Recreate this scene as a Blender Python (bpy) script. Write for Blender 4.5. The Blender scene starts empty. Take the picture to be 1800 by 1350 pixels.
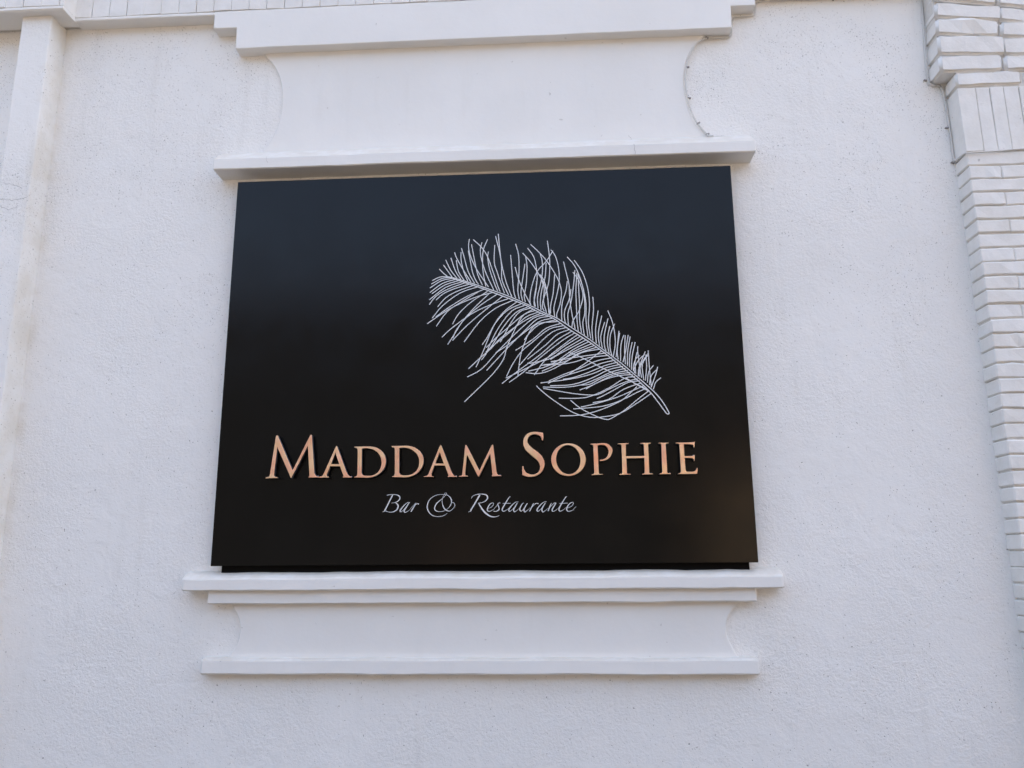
import bpy, bmesh, math, random
from mathutils import Matrix, Vector, noise
R = math.radians
sc = bpy.context.scene

# ------------------------------------------------------------------ camera
cam_d = bpy.data.cameras.new('camera')
cam_d.sensor_width = 36.0
cam_d.lens = 28.0
cam_d.clip_start, cam_d.clip_end = 0.05, 3000
cam = bpy.data.objects.new('camera', cam_d)
sc.collection.objects.link(cam)
rt = Vector((0.99836, 0.05681, -0.00713)); up = Vector((0.01900, -0.21118, 0.97726)); fw = rt.cross(up) * -1
M = Matrix.Identity(4)
for i in range(3):
    M[i][0], M[i][1], M[i][2] = rt[i], up[i], -fw[i]
M.translation = (0.3161, -3.3142, 1.6490)
cam.matrix_world = M
sc.camera = cam

# ------------------------------------------------------------------ sky and sun (sun stands behind the facade)
SUN_EL, SUN_ROT = R(47), R(25)
w = bpy.data.worlds.new('World'); sc.world = w; w.use_nodes = True
nt = w.node_tree; nt.nodes.clear()
sky = nt.nodes.new('ShaderNodeTexSky'); sky.sky_type = 'NISHITA'; sky.sun_disc = False
sky.sun_elevation, sky.sun_rotation = SUN_EL, SUN_ROT
sky.altitude = 0; sky.air_density = 1.0; sky.dust_density = 9.0; sky.ozone_density = 0.0
bg = nt.nodes.new('ShaderNodeBackground'); bg.inputs['Strength'].default_value = 0.13
wo = nt.nodes.new('ShaderNodeOutputWorld')
nt.links.new(sky.outputs[0], bg.inputs[0]); nt.links.new(bg.outputs[0], wo.inputs[0])
sun_d = bpy.data.lights.new('sun', 'SUN'); sun_d.energy = 5.0; sun_d.angle = R(0.53); sun_d.color = (1.0, 0.94, 0.85)
sun = bpy.data.objects.new('sun', sun_d); sc.collection.objects.link(sun)
to_sun = Vector((math.sin(SUN_ROT) * math.cos(SUN_EL), math.cos(SUN_ROT) * math.cos(SUN_EL), math.sin(SUN_EL)))
sun.rotation_euler = to_sun.to_track_quat('Z', 'Y').to_euler()
sun.location = (0, 4, 12)
vs = sc.view_settings
vs.view_transform = 'Standard'; vs.look = 'None'; vs.gamma = 1.0; vs.use_curve_mapping = False
vs.exposure = 2.70
sc.render.engine = 'CYCLES'
try:
    sc.cycles.use_denoising = True; sc.cycles.use_adaptive_sampling = True; sc.cycles.adaptive_threshold = 0.02
    sc.cycles.max_bounces = 6; sc.cycles.diffuse_bounces = 4; sc.cycles.glossy_bounces = 3
    sc.cycles.sample_clamp_indirect = 6
except Exception: pass

# ------------------------------------------------------------------ materials
def material(name):
    m = bpy.data.materials.new(name); m.use_nodes = True
    n = m.node_tree; b = n.nodes['Principled BSDF']
    return m, n, b
def nd(n, t, **kw):
    x = n.nodes.new(t)
    for k, v in kw.items():
        if k in x.inputs: x.inputs[k].default_value = v
        else: setattr(x, k, v)
    return x
def tex_noise(n, vec, scale, detail=4, rough=0.55, dist=0.0):
    x = nd(n, 'ShaderNodeTexNoise', Scale=scale, Detail=detail, Roughness=rough, Distortion=dist)
    n.links.new(vec, x.inputs['Vector']); return x.outputs['Fac']
def ramp(n, fac, a, b, ca=0.0, cb=1.0):
    x = nd(n, 'ShaderNodeMapRange'); x.clamp = True; x.interpolation_type = 'SMOOTHSTEP'
    n.links.new(fac, x.inputs[0])
    for i, v in zip((1, 2, 3, 4), (a, b, ca, cb)): x.inputs[i].default_value = v
    return x.outputs[0]
def math_(n, op, a, b=None):
    x = nd(n, 'ShaderNodeMath', operation=op)
    for i, v in enumerate((a, b)):
        if v is None: continue
        if isinstance(v, (int, float)): x.inputs[i].default_value = v
        else: n.links.new(v, x.inputs[i])
    return x.outputs[0]
def mix(n, fac, a, b):
    x = nd(n, 'ShaderNodeMix', data_type='RGBA')
    if isinstance(fac, (int, float)): x.inputs[0].default_value = fac
    else: n.links.new(fac, x.inputs[0])
    for s, v in ((6, a), (7, b)):
        if isinstance(v, tuple): x.inputs[s].default_value = (*v, 1)
        else: n.links.new(v, x.inputs[s])
    return x.outputs[2]
def bump(n, h, strength, dist, prev=None):
    x = nd(n, 'ShaderNodeBump', Strength=strength, Distance=dist)
    n.links.new(h, x.inputs['Height'])
    if prev is not None: n.links.new(prev, x.inputs['Normal'])
    return x.outputs[0]
def world_pos(n):
    return nd(n, 'ShaderNodeNewGeometry').outputs['Position']
def sep(n, v):
    x = nd(n, 'ShaderNodeSeparateXYZ'); n.links.new(v, x.inputs[0]); return x.outputs

WHITE = (0.80, 0.785, 0.755)
def mat_stucco():
    m, n, b = material('sprayed_white_stucco'); L = n.links
    p = world_pos(n); s = sep(n, p)
    patch = tex_noise(n, p, 1.6, 3)
    tone = mix(n, ramp(n, patch, 0.35, 0.7), (0.835, 0.815, 0.775), (0.865, 0.845, 0.805))
    # weather pits: little dark specks, thicker in some patches and towards the top of the wall
    wob = nd(n, 'ShaderNodeTexNoise', Scale=120.0, Detail=1.0); L.new(p, wob.inputs['Vector'])
    wv = nd(n, 'ShaderNodeVectorMath', operation='MULTIPLY_ADD'); L.new(wob.outputs['Color'], wv.inputs[0]); wv.inputs[1].default_value = (0.011,) * 3; L.new(p, wv.inputs[2])
    q = wv.outputs[0]
    vor = nd(n, 'ShaderNodeTexVoronoi', Scale=68.0, Randomness=1.0); L.new(q, vor.inputs['Vector'])
    hi = ramp(n, s[2], 2.0, 3.9, 0.15, 1.0)
    pm = math_(n, 'MULTIPLY', ramp(n, tex_noise(n, p, 3.1, 4), 0.42, 0.64), hi)
    rnd = sep(n, vor.outputs['Color'])[0]
    keep = ramp(n, math_(n, 'ADD', rnd, math_(n, 'MULTIPLY', pm, 0.62)), 0.90, 1.0)
    dot = math_(n, 'MULTIPLY', ramp(n, vor.outputs['Distance'], 0.06, 0.22, 1.0, 0.0), keep)
    vor2 = nd(n, 'ShaderNodeTexVoronoi', Scale=140.0, Randomness=1.0); L.new(q, vor2.inputs['Vector'])
    rnd2 = sep(n, vor2.outputs['Color'])[1]
    keep2 = ramp(n, math_(n, 'ADD', rnd2, math_(n, 'MULTIPLY', pm, 0.6)), 0.86, 1.0)
    dot2 = math_(n, 'MULTIPLY', ramp(n, vor2.outputs['Distance'], 0.12, 0.26, 1.0, 0.0), keep2)
    pits = math_(n, 'MAXIMUM', math_(n, 'MULTIPLY', dot, 1.0), math_(n, 'MULTIPLY', dot2, 0.85))
    col = mix(n, pits, tone, (0.36, 0.335, 0.30))
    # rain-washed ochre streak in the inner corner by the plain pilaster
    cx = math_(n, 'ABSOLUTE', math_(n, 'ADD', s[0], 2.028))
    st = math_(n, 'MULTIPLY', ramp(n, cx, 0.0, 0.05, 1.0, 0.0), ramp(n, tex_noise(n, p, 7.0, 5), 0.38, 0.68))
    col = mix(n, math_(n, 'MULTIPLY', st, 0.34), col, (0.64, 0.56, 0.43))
    grime = ramp(n, tex_noise(n, p, 0.9, 3, 0.65), 0.5, 0.8)
    col = mix(n, math_(n, 'MULTIPLY', grime, 0.22), col, (0.62, 0.60, 0.56))
    sc_ = nd(n, 'ShaderNodeVectorMath', operation='MULTIPLY'); L.new(p, sc_.inputs[0]); sc_.inputs[1].default_value = (11.0, 11.0, 0.9)
    streak = ramp(n, tex_noise(n, sc_.outputs[0], 1.0, 3, 0.6), 0.56, 0.78)
    col = mix(n, math_(n, 'MULTIPLY', streak, 0.16), col, (0.60, 0.56, 0.50))
    L.new(col, b.inputs['Base Color'])
    b.inputs['Roughness'].default_value = 0.92; b.inputs['Specular IOR Level'].default_value = 0.25
    fine = tex_noise(n, p, 170, 2, 0.6)
    lump = tex_noise(n, p, 78, 3, 0.66, 0.25)
    trowel = tex_noise(n, p, 9, 2, 0.55, 0.8)
    lm = ramp(n, tex_noise(n, p, 2.3, 3), 0.35, 0.65, 0.2, 1.0)
    nn = bump(n, trowel, 0.35, 0.012)
    nn = bump(n, math_(n, 'MULTIPLY', ramp(n, lump, 0.36, 0.70), lm), 0.32, 0.005, nn)
    nn = bump(n, fine, 0.24, 0.002, nn)
    nn = bump(n, pits, 0.6, -0.003, nn)
    L.new(nn, b.inputs['Normal'])
    return m
def mat_plaster():
    m, n, b = material('painted_smooth_plaster'); L = n.links
    p = world_pos(n)
    col = mix(n, ramp(n, tex_noise(n, p, 2.2, 4), 0.35, 0.7), (0.80, 0.78, 0.74), (0.83, 0.81, 0.77))
    sp = ramp(n, tex_noise(n, p, 34, 3, 0.5), 0.735, 0.775)
    col = mix(n, math_(n, 'MULTIPLY', sp, 0.5), col, (0.45, 0.42, 0.38))
    # faint dirt lying on every upward slope
    up_ = sep(n, nd(n, 'ShaderNodeNewGeometry').outputs['Normal'])[2]
    dirt = math_(n, 'MULTIPLY', ramp(n, up_, 0.25, 0.75), ramp(n, tex_noise(n, p, 13, 4, 0.65), 0.30, 0.62, 0.55, 1.0))
    col = mix(n, math_(n, 'MULTIPLY', dirt, 0.8), col, (0.64, 0.575, 0.48))
    sc_ = nd(n, 'ShaderNodeVectorMath', operation='MULTIPLY'); L.new(p, sc_.inputs[0]); sc_.inputs[1].default_value = (14.0, 14.0, 2.0)
    streak = ramp(n, tex_noise(n, sc_.outputs[0], 1.0, 4, 0.65), 0.55, 0.8)
    col = mix(n, math_(n, 'MULTIPLY', streak, 0.09), col, (0.58, 0.54, 0.47))
    L.new(col, b.inputs['Base Color'])
    b.inputs['Roughness'].default_value = 0.8; b.inputs['Specular IOR Level'].default_value = 0.3
    nn = bump(n, tex_noise(n, p, 7, 3), 0.3, 0.008)
    nn = bump(n, tex_noise(n, p, 95, 2, 0.6), 0.2, 0.0016, nn)
    L.new(nn, b.inputs['Normal'])
    return m
def mat_brick(name='painted_brick', base=(0.81, 0.79, 0.755), dark=(0.73, 0.705, 0.66)):
    m, n, b = material(name); L = n.links
    p = world_pos(n)
    oi = nd(n, 'ShaderNodeObjectInfo').outputs['Random']
    col = mix(n, ramp(n, tex_noise(n, p, 11, 4), 0.3, 0.75), base, dark)
    col = mix(n, math_(n, 'MULTIPLY', oi, 0.35), col, (0.78, 0.75, 0.69))
    sp = ramp(n, tex_noise(n, p, 48, 3, 0.5), 0.72, 0.77)
    col = mix(n, math_(n, 'MULTIPLY', sp, 0.55), col, (0.36, 0.33, 0.30))
    L.new(col, b.inputs['Base Color'])
    b.inputs['Roughness'].default_value = 0.75; b.inputs['Specular IOR Level'].default_value = 0.35
    nn = bump(n, tex_noise(n, p, 24, 4, 0.6), 0.45, 0.006)
    nn = bump(n, tex_noise(n, p, 130, 4, 0.6), 0.2, 0.0018, nn)
    L.new(nn, b.inputs['Normal'])
    return m
def mat_simple(name, col, rough=0.6, metal=0.0, spec=0.5, var=0.08, scale=30, bs=0.0, bd=0.001):
    m, n, b = material(name); L = n.links
    p = world_pos(n)
    d = tuple(c * (1 - var) for c in col); e = tuple(min(1, c * (1 + var)) for c in col)
    L.new(mix(n, tex_noise(n, p, scale, 4), d, e), b.inputs['Base Color'])
    b.inputs['Roughness'].default_value = rough; b.inputs['Metallic'].default_value = metal
    b.inputs['Specular IOR Level'].default_value = spec
    if bs: L.new(bump(n, tex_noise(n, p, scale, 3), bs, bd), b.inputs['Normal'])
    return m
def mat_panel():
    m, n, b = material('satin_black_panel'); L = n.links
    p = world_pos(n)
    L.new(mix(n, tex_noise(n, p, 1.5, 2), (0.0022, 0.0022, 0.0023), (0.0032, 0.0031, 0.0030)), b.inputs['Base Color'])
    L.new(ramp(n, tex_noise(n, p, 5, 4), 0.3, 0.7, 0.15, 0.22), b.inputs['Roughness'])
    b.inputs['Specular IOR Level'].default_value = 0.245
    L.new(bump(n, tex_noise(n, p, 1.1, 1), 0.3, 0.01), b.inputs['Normal'])
    return m
def mat_gold():
    m, n, b = material('rose_gold_letter_face'); L = n.links
    p = world_pos(n)
    col = mix(n, ramp(n, tex_noise(n, p, 13, 2), 0.38, 0.62), (0.93, 0.61, 0.36), (0.93, 0.49, 0.31))
    L.new(col, b.inputs['Base Color'])
    b.inputs['Metallic'].default_value = 0.72; b.inputs['Roughness'].default_value = 0.38
    L.new(bump(n, tex_noise(n, p, 9, 2), 0.5, 0.02), b.inputs['Normal'])
    return m
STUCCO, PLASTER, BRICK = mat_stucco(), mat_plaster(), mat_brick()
MORTAR = mat_simple('painted_mortar', (0.68, 0.65, 0.60), 0.9, spec=0.2, var=0.15, scale=60, bs=0.5, bd=0.003)
PANEL, GOLD = mat_panel(), mat_gold()
SIDE = mat_simple('dark_letter_return', (0.055, 0.058, 0.075), 0.35)
BOX = mat_simple('black_backing', (0.006, 0.0055, 0.005), 0.8, spec=0.08)
VINYL = mat_simple('white_vinyl', (0.72, 0.72, 0.72), 0.45, var=0.03)
CABLE = mat_simple('painted_cable', (0.66, 0.64, 0.60), 0.6, var=0.15, scale=14)
CLIP = mat_simple('grey_cable_clip', (0.30, 0.285, 0.27), 0.6)
CRACK = mat_simple('crack_dirt', (0.34, 0.32, 0.30), 0.95, spec=0.1)
STEEL = mat_simple('steel_pin', (0.5, 0.5, 0.5), 0.3, 1.0)
ASPHALT = mat_simple('asphalt', (0.055, 0.054, 0.052), 0.9, var=0.3, scale=60, bs=0.4, bd=0.004)
PAVING = mat_simple('pavement', (0.046, 0.040, 0.035), 0.85, var=0.15, scale=6, bs=0.3, bd=0.003)
OCHRE = mat_simple('ochre_render', (0.19, 0.14, 0.09), 0.9, var=0.12, scale=1.2)
BROWN = mat_simple('dark_brown_render', (0.011, 0.0105, 0.0102), 0.9, var=0.2, scale=1.2)
GLASS = mat_simple('dark_window', (0.02, 0.022, 0.025), 0.12)
WOOD = mat_simple('brown_door_wood', (0.10, 0.055, 0.03), 0.5, var=0.25, scale=8)

# ------------------------------------------------------------------ builders
def empty(name, loc, label=None, cat=None, kind=None):
    o = bpy.data.objects.new(name, None); sc.collection.objects.link(o); o.location = loc
    o.empty_display_size = 0.2
    if label: o['label'] = label
    if cat: o['category'] = cat
    if kind: o['kind'] = kind
    return o
def wloc(o):
    v = Vector(o.location)
    while o.parent: o = o.parent; v += Vector(o.location)
    return v
def link(name, me, loc, parent=None, label=None):
    o = bpy.data.objects.new(name, me); sc.collection.objects.link(o)
    if parent is not None:
        o.parent = parent; o.location = Vector(loc) - wloc(parent)
    else: o.location = loc
    if label: o['label'] = label
    return o
def mesh_obj(name, V, F, mat, parent=None, label=None, smooth=False, mats=None, fm=None, base=False):
    xs, ys, zs = zip(*V)
    c = Vector(((min(xs) + max(xs)) / 2, (min(ys) + max(ys)) / 2, min(zs) if base else (min(zs) + max(zs)) / 2))
    me = bpy.data.meshes.new(name)
    me.from_pydata([tuple(Vector(v) - c) for v in V], [], F); me.update()
    bm = bmesh.new(); bm.from_mesh(me); bmesh.ops.recalc_face_normals(bm, faces=bm.faces); bm.to_mesh(me); bm.free()
    for mm in (mats or [mat]): me.materials.append(mm)
    if fm: me.polygons.foreach_set('material_index', fm)
    if smooth: me.polygons.foreach_set('use_smooth', [True] * len(me.polygons))
    return link(name, me, c, parent, label)
def box(name, x0, x1, y0, y1, z0, z1, mat, parent=None, bev=0.0, label=None, base=False):
    bm = bmesh.new(); bmesh.ops.create_cube(bm, size=1)
    c = ((x0 + x1) / 2, (y0 + y1) / 2, (z0 + z1) / 2); d = (x1 - x0, y1 - y0, z1 - z0)
    for v in bm.verts: v.co = Vector([v.co[i] * d[i] for i in range(3)])
    if bev: bmesh.ops.bevel(bm, geom=bm.edges[:], offset=bev, segments=2, affect='EDGES', profile=0.5)
    if base:
        for v in bm.verts: v.co.z += d[2] / 2
        c = (c[0], c[1], z0)
    me = bpy.data.meshes.new(name); bm.to_mesh(me); bm.free(); me.materials.append(mat)
    return link(name, me, c, parent, label)
def offset_poly(P, d):
    n = len(P); out = []
    for i in range(n):
        a, b, c = Vector(P[i - 1]), Vector(P[i]), Vector(P[(i + 1) % n])
        e1, e2 = (b - a), (c - b)
        if e1.length < 1e-9 or e2.length < 1e-9: out.append(tuple(b)); continue
        n1 = Vector((-e1.y, e1.x)).normalized(); n2 = Vector((-e2.y, e2.x)).normalized()
        h = n1 + n2; k = max(0.35, h.length_squared / 2)
        out.append(tuple(b + h * (d / k) * 1.0 if h.length > 1e-6 else b))
    return out
def dens(P, step):
    out = []
    for i in range(len(P)):
        a, b = Vector(P[i]), Vector(P[(i + 1) % len(P)])
        k = max(1, int((b - a).length / step))
        for j in range(k): out.append(tuple(a.lerp(b, j / k)))
    return out
def slab(name, outline, y_back, y_front, bev, mat, parent, jit=0.0, step=0.05, label=None, seed=0.0):
    """outline (x,z) counter-clockwise seen from the street, extruded towards the street with a worn, slightly wavy rim"""
    P = dens(outline, step) if step else outline
    if jit:
        P = [(x + jit * noise.noise((x * 6, z * 6, seed)), z + jit * noise.noise((x * 5 + 9, z * 5, seed + 4)) + jit * 0.6 * noise.noise((x * 17, z * 17, seed + 7))) for x, z in P]
    rings = [(P, y_back), (P, y_front + bev)]
    if bev:
        rings += [(offset_poly(P, bev * 0.3), y_front + bev * 0.3), (offset_poly(P, bev), y_front)]
    V, F = [], []; n = len(P)
    for pts, y in rings: V += [(x, y, z) for x, z in pts]
    for r in range(len(rings) - 1):
        for i in range(n): F.append((r * n + i, r * n + (i + 1) % n, (r + 1) * n + (i + 1) % n, (r + 1) * n + i))
    F.append(tuple(range((len(rings) - 1) * n, len(rings) * n)))
    F.append(tuple(range(n - 1, -1, -1)))
    return mesh_obj(name, V, F, mat, parent, label)
def prism_x(name, prof, x0, x1, mat, parent, jit=0.0015, step=0.04, label=None, seed=0.0, end=0.003):
    """profile (y,z) swept along the wall with hand-plastered unevenness"""
    k = max(2, int((x1 - x0) / step)); xs = [x0, x0 + end] + [x0 + (x1 - x0) * i / k for i in range(1, k)] + [x1 - end, x1]
    cy = sum(p[0] for p in prof) / len(prof); cz = sum(p[1] for p in prof) / len(prof)
    V, F = [], []; n = len(prof)
    for i, x in enumerate(xs):
        s = 0.93 if i in (0, len(xs) - 1) else 1.0
        for j, (y, z) in enumerate(prof):
            jy = jit * noise.noise((x * 5, j * 0.2, seed)); jz = jit * (noise.noise((x * 4, 7 + j * 0.15, seed)) + 0.7 * noise.noise((x * 15, 3 + j * 0.15, seed)))
            V.append((x, cy + (y - cy) * s + (jy if y < 0 else 0), cz + (z - cz) * s + jz))
    for i in range(len(xs) - 1):
        for j in range(n): F.append((i * n + j, i * n + (j + 1) % n, (i + 1) * n + (j + 1) % n, (i + 1) * n + j))
    F.append(tuple(range(n))); F.append(tuple(range(len(xs) * n - 1, (len(xs) - 1) * n - 1, -1)))
    return mesh_obj(name, V, F, mat, parent, label)
def ribbon(pts, wid, y, V, F):
    """flat strip along (x,z) points with per-point width"""
    b = len(V); n = len(pts)
    for i, (x, z) in enumerate(pts):
        a = pts[max(0, i - 1)]; c = pts[min(n - 1, i + 1)]
        t = Vector((c[0] - a[0], c[1] - a[1]))
        t = t.normalized() if t.length > 1e-9 else Vector((1, 0))
        h = wid[i] / 2
        V.append((x - t.y * h, y, z + t.x * h)); V.append((x + t.y * h, y, z - t.x * h))
    for i in range(n - 1): F.append((b + 2 * i, b + 2 * i + 1, b + 2 * i + 3, b + 2 * i + 2))
def tube(name, pts, r, mat, parent=None, label=None, k=6, base=False):
    P = [Vector(p) for p in pts]; V, F = [], []
    for i, p in enumerate(P):
        t = (P[min(i + 1, len(P) - 1)] - P[max(i - 1, 0)]).normalized()
        a = t.cross(Vector((0, 1, 0)))
        if a.length < 0.1: a = t.cross(Vector((1, 0, 0)))
        a.normalize(); b = t.cross(a)
        for j in range(k):
            q = 2 * math.pi * j / k; V.append(tuple(p + (a * math.cos(q) + b * math.sin(q)) * r))
    for i in range(len(P) - 1):
        for j in range(k): F.append((i * k + j, i * k + (j + 1) % k, (i + 1) * k + (j + 1) % k, (i + 1) * k + j))
    F.append(tuple(range(k - 1, -1, -1))); F.append(tuple(range((len(P) - 1) * k, len(P) * k)))
    return mesh_obj(name, V, F, mat, parent, label, smooth=True, base=base)
def smooth_path(pts, m=4):
    out = []; n = len(pts)
    for i in range(n - 1):
        a, b = Vector(pts[i]), Vector(pts[i + 1])
        p0 = Vector(pts[i - 1]) if i else a * 2 - b
        p3 = Vector(pts[i + 2]) if i + 2 < n else b * 2 - a
        for k in range(m):
            t = k / m
            out.append(0.5 * (a * 2 + (b - p0) * t + (p0 * 2 - a * 5 + b * 4 - p3) * t * t + (a * 3 - p0 - b * 3 + p3) * t ** 3))
    out.append(Vector(pts[-1])); return out

rng = random.Random(7)
BRICK_CACHE = {}
def brick_mesh(dx, dy, dz, bev, variants=5):
    key = (round(dx, 2), round(dy, 2), round(dz, 3))
    L = BRICK_CACHE.setdefault(key, [])
    if len(L) < variants:
        bm = bmesh.new(); bmesh.ops.create_cube(bm, size=1)
        wavy = bev >= 0.009; soft = bev >= 0.004
        if soft:
            bmesh.ops.subdivide_edges(bm, edges=[e for e in bm.edges if abs(e.verts[0].co.x - e.verts[1].co.x) > 0.5], cuts=4 if wavy else 3)
        for v in bm.verts:
            v.co = Vector((v.co.x * dx, v.co.y * dy, v.co.z * dz)) + Vector([rng.uniform(-1, 1) * 0.0016 for _ in range(3)])
        if soft:
            k_ = 1.0 if wavy else 0.42; sd = rng.uniform(0, 50)
            for v in bm.verts: v.co += Vector((0, k_ * 0.004 * noise.noise((v.co.x * 14, sd, v.co.z * 9)), k_ * 0.006 * noise.noise((v.co.x * 13, sd + 7, v.co.z * 4))))
        bmesh.ops.bevel(bm, geom=[e for e in bm.edges if e.is_boundary or e.calc_face_angle(0) > 0.6], offset=bev, segments=3 if wavy else 1, affect='EDGES', clamp_overlap=True)
        me = bpy.data.meshes.new('brick'); bm.to_mesh(me); bm.free(); me.materials.append(BRICK)
        if wavy: me.polygons.foreach_set('use_smooth', [p.area < 0.0012 for p in me.polygons])
        L.append(me); return me
    return rng.choice(L)
def brick(x0, x1, yf, yb, z0, z1, parent, bev=0.005, jy=0.0015):
    me = brick_mesh(x1 - x0, yb - yf, z1 - z0, bev)
    return link('brick', me, ((x0 + x1) / 2, (yf + yb) / 2 + rng.uniform(-jy, jy), (z0 + z1) / 2 + rng.uniform(-0.0012, 0.0012)), parent)

# ------------------------------------------------------------------ setting: ground, street
def sheet(name, x0, x1, y0, y1, z, mat):
    o = mesh_obj(name, [(x0, y0, z), (x1, y0, z), (x1, y1, z), (x0, y1, z)], [(0, 1, 2, 3)], mat); o['kind'] = 'structure'; return o
sheet('ground', -400, 400, -400, 400, -0.14, PAVING)
pv = box('pavement', -40, 40, -4.2, 0.3, -0.2, 0.0, PAVING, bev=0.012); pv['kind'] = 'structure'

# ------------------------------------------------------------------ the white building
B = empty('building', (0, 0, 0), 'white stucco building front with plaster mouldings, brick lintel and painted brick pier', 'building')
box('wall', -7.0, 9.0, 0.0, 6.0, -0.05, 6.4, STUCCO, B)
Z0 = 4.177                                     # underside of the brick lintel
# plain pilaster on the left
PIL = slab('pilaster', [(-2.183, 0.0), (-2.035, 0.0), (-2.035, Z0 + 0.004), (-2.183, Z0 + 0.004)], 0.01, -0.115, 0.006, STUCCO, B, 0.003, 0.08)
# brick lintel running across the top: a thin plaster lip, soldier bricks above, breaking forward over the pilaster
lin = box('lintel', -6.9, 8.9, -0.058, 0.01, Z0 + 0.012, 4.50, MORTAR, B)
for x0, x1, s in ((-6.9, -2.467, 1), (-1.957, -1.268, 2), (1.262, 2.02, 3), (2.9, 8.9, 4)):
    prism_x('lip', [(0.01, Z0), (-0.064, Z0), (-0.068, Z0 + 0.004), (-0.068, Z0 + 0.013), (-0.066, Z0 + 0.017), (0.01, Z0 + 0.017)], x0, x1, PLASTER, lin, 0.0012, 0.05, seed=s)
px = 0.0857
k0 = int((-6.9) / px)
for k in range(k0, int(8.8 / px)):
    x0 = 0.0112 + k * px; x1 = x0 + px - 0.0026
    if x0 < -2.95 or x1 > 3.3: continue
    if -2.48 < (x0 + x1) / 2 < -1.955: continue
    t = -1.27 < (x0 + x1) / 2 < 1.265
    dz = 0.245
    zb = Z0 + 0.0205 + (0.003 if t else 0)
    if 2.0 < (x0 + x1) / 2 < 2.9: continue
    brick(x0, x1, -0.0665, 0.02, zb, zb + dz, lin, 0.002, 0.0012)
capo = box('pilaster_cap', -2.462, -1.962, -0.150, -0.03, Z0 + 0.010, 4.50, MORTAR, B)
prism_x('lip', [(-0.03, Z0 - 0.0015), (-0.154, Z0 - 0.0015), (-0.160, Z0 + 0.004), (-0.160, Z0 + 0.014), (-0.157, Z0 + 0.018), (-0.03, Z0 + 0.018)], -2.470, -1.954, PLASTER, capo, 0.001, 0.05, seed=8)
xs = [-2.467, -2.420, -2.331, -2.243, -2.155, -2.067, -1.978, -1.957]
for a, b in zip(xs, xs[1:]): brick(a + 0.0012, b - 0.0012, -0.158, -0.05, Z0 + 0.0205, Z0 + 0.2655, capo, 0.002, 0.0008)
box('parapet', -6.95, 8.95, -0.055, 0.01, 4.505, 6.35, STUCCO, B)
# stepped cornice block above the blank panel
slab('cornice', [(-1.155, 3.995), (1.150, 3.995), (1.152, 4.104), (1.263, 4.104), (1.264, 4.1975), (-1.270, 4.1985), (-1.269, 4.106), (-1.157, 4.106)],
     0.01, -0.0655, 0.004, PLASTER, B, 0.0024, 0.06, seed=2)
# blank panel with hollowed sides between cornice and ledge
UL = [(-1.040, 4.005), (-1.032, 3.987), (-.991, 3.938), (-.955, 3.866), (-.936, 3.773), (-.938, 3.681), (-.951, 3.609), (-.985, 3.53), (-1.012, 3.49), (-1.02, 3.44)]
UR = [(1.04, 4.005), (1.032, 3.990), (.990, 3.950), (.956, 3.891), (.937, 3.829), (.929, 3.756), (.935, 3.676), (.949, 3.604), (.973, 3.545), (1.014, 3.495), (1.03, 3.44)]
def sm2(L): return [(p.x, p.y) for p in smooth_path([(a, b, 0) for a, b in L], 4)]
slab('upper_panel', sm2(UL) + sm2(UR)[::-1], 0.01, -0.014, 0.004, PLASTER, B, 0.0015, 0.0, seed=3)
# ledge over the sign: weathered slope on top
ledge = prism_x('ledge', [(0.01, 3.356), (-0.100, 3.356), (-0.105, 3.360), (-0.105, 3.406), (-0.101, 3.411), (-0.060, 3.449), (-0.016, 3.482), (0.01, 3.487)],
                -1.201, 1.204, PLASTER, B, 0.0022, 0.04, seed=5)
# sill group under the sign
prism_x('sill', [(0.01, 1.522), (-0.070, 1.522), (-0.075, 1.527), (-0.075, 1.566), (-0.070, 1.573), (-0.032, 1.595), (0.01, 1.603)], -1.208, 1.189, PLASTER, B, 0.003, 0.04, seed=11, end=0.008)
prism_x('sill_fillet', [(0.01, 1.470), (-0.046, 1.470), (-0.050, 1.474), (-0.050, 1.526), (0.01, 1.526)], -1.107, 1.086, PLASTER, B, 0.003, 0.04, seed=12)
LL = [(-1.02, 1.485), (-1.016, 1.461), (-.990, 1.418), (-.980, 1.378), (-.984, 1.33), (-1.001, 1.288), (-1.023, 1.258), (-1.035, 1.235)]
LR = [(1.04, 1.485), (1.028, 1.465), (.994, 1.436), (.971, 1.393), (.969, 1.346), (.984, 1.306), (1.001, 1.273), (1.020, 1.256), (1.035, 1.235)]
slab('lower_panel', sm2(LL) + sm2(LR)[::-1], 0.01, -0.017, 0.005, PLASTER, B, 0.002, 0.0, seed=13)
prism_x('base_moulding', [(0.01, 1.198), (-0.040, 1.198), (-0.045, 1.204), (-0.045, 1.250), (-0.040, 1.256), (-0.014, 1.261), (0.01, 1.263)], -1.117, 1.079, PLASTER, B, 0.003, 0.04, seed=14, end=0.006)
# hairline cracks in the ledge
def crack(pts, y, parent, wd=0.0012):
    P = [(x + rng.uniform(-.0015, .0015), z) for x, z in pts]; V, F = [], []
    ribbon(P, [wd * rng.uniform(.5, 1.2) for _ in P], y, V, F); mesh_obj('crack', V, F, CRACK, parent)

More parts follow.
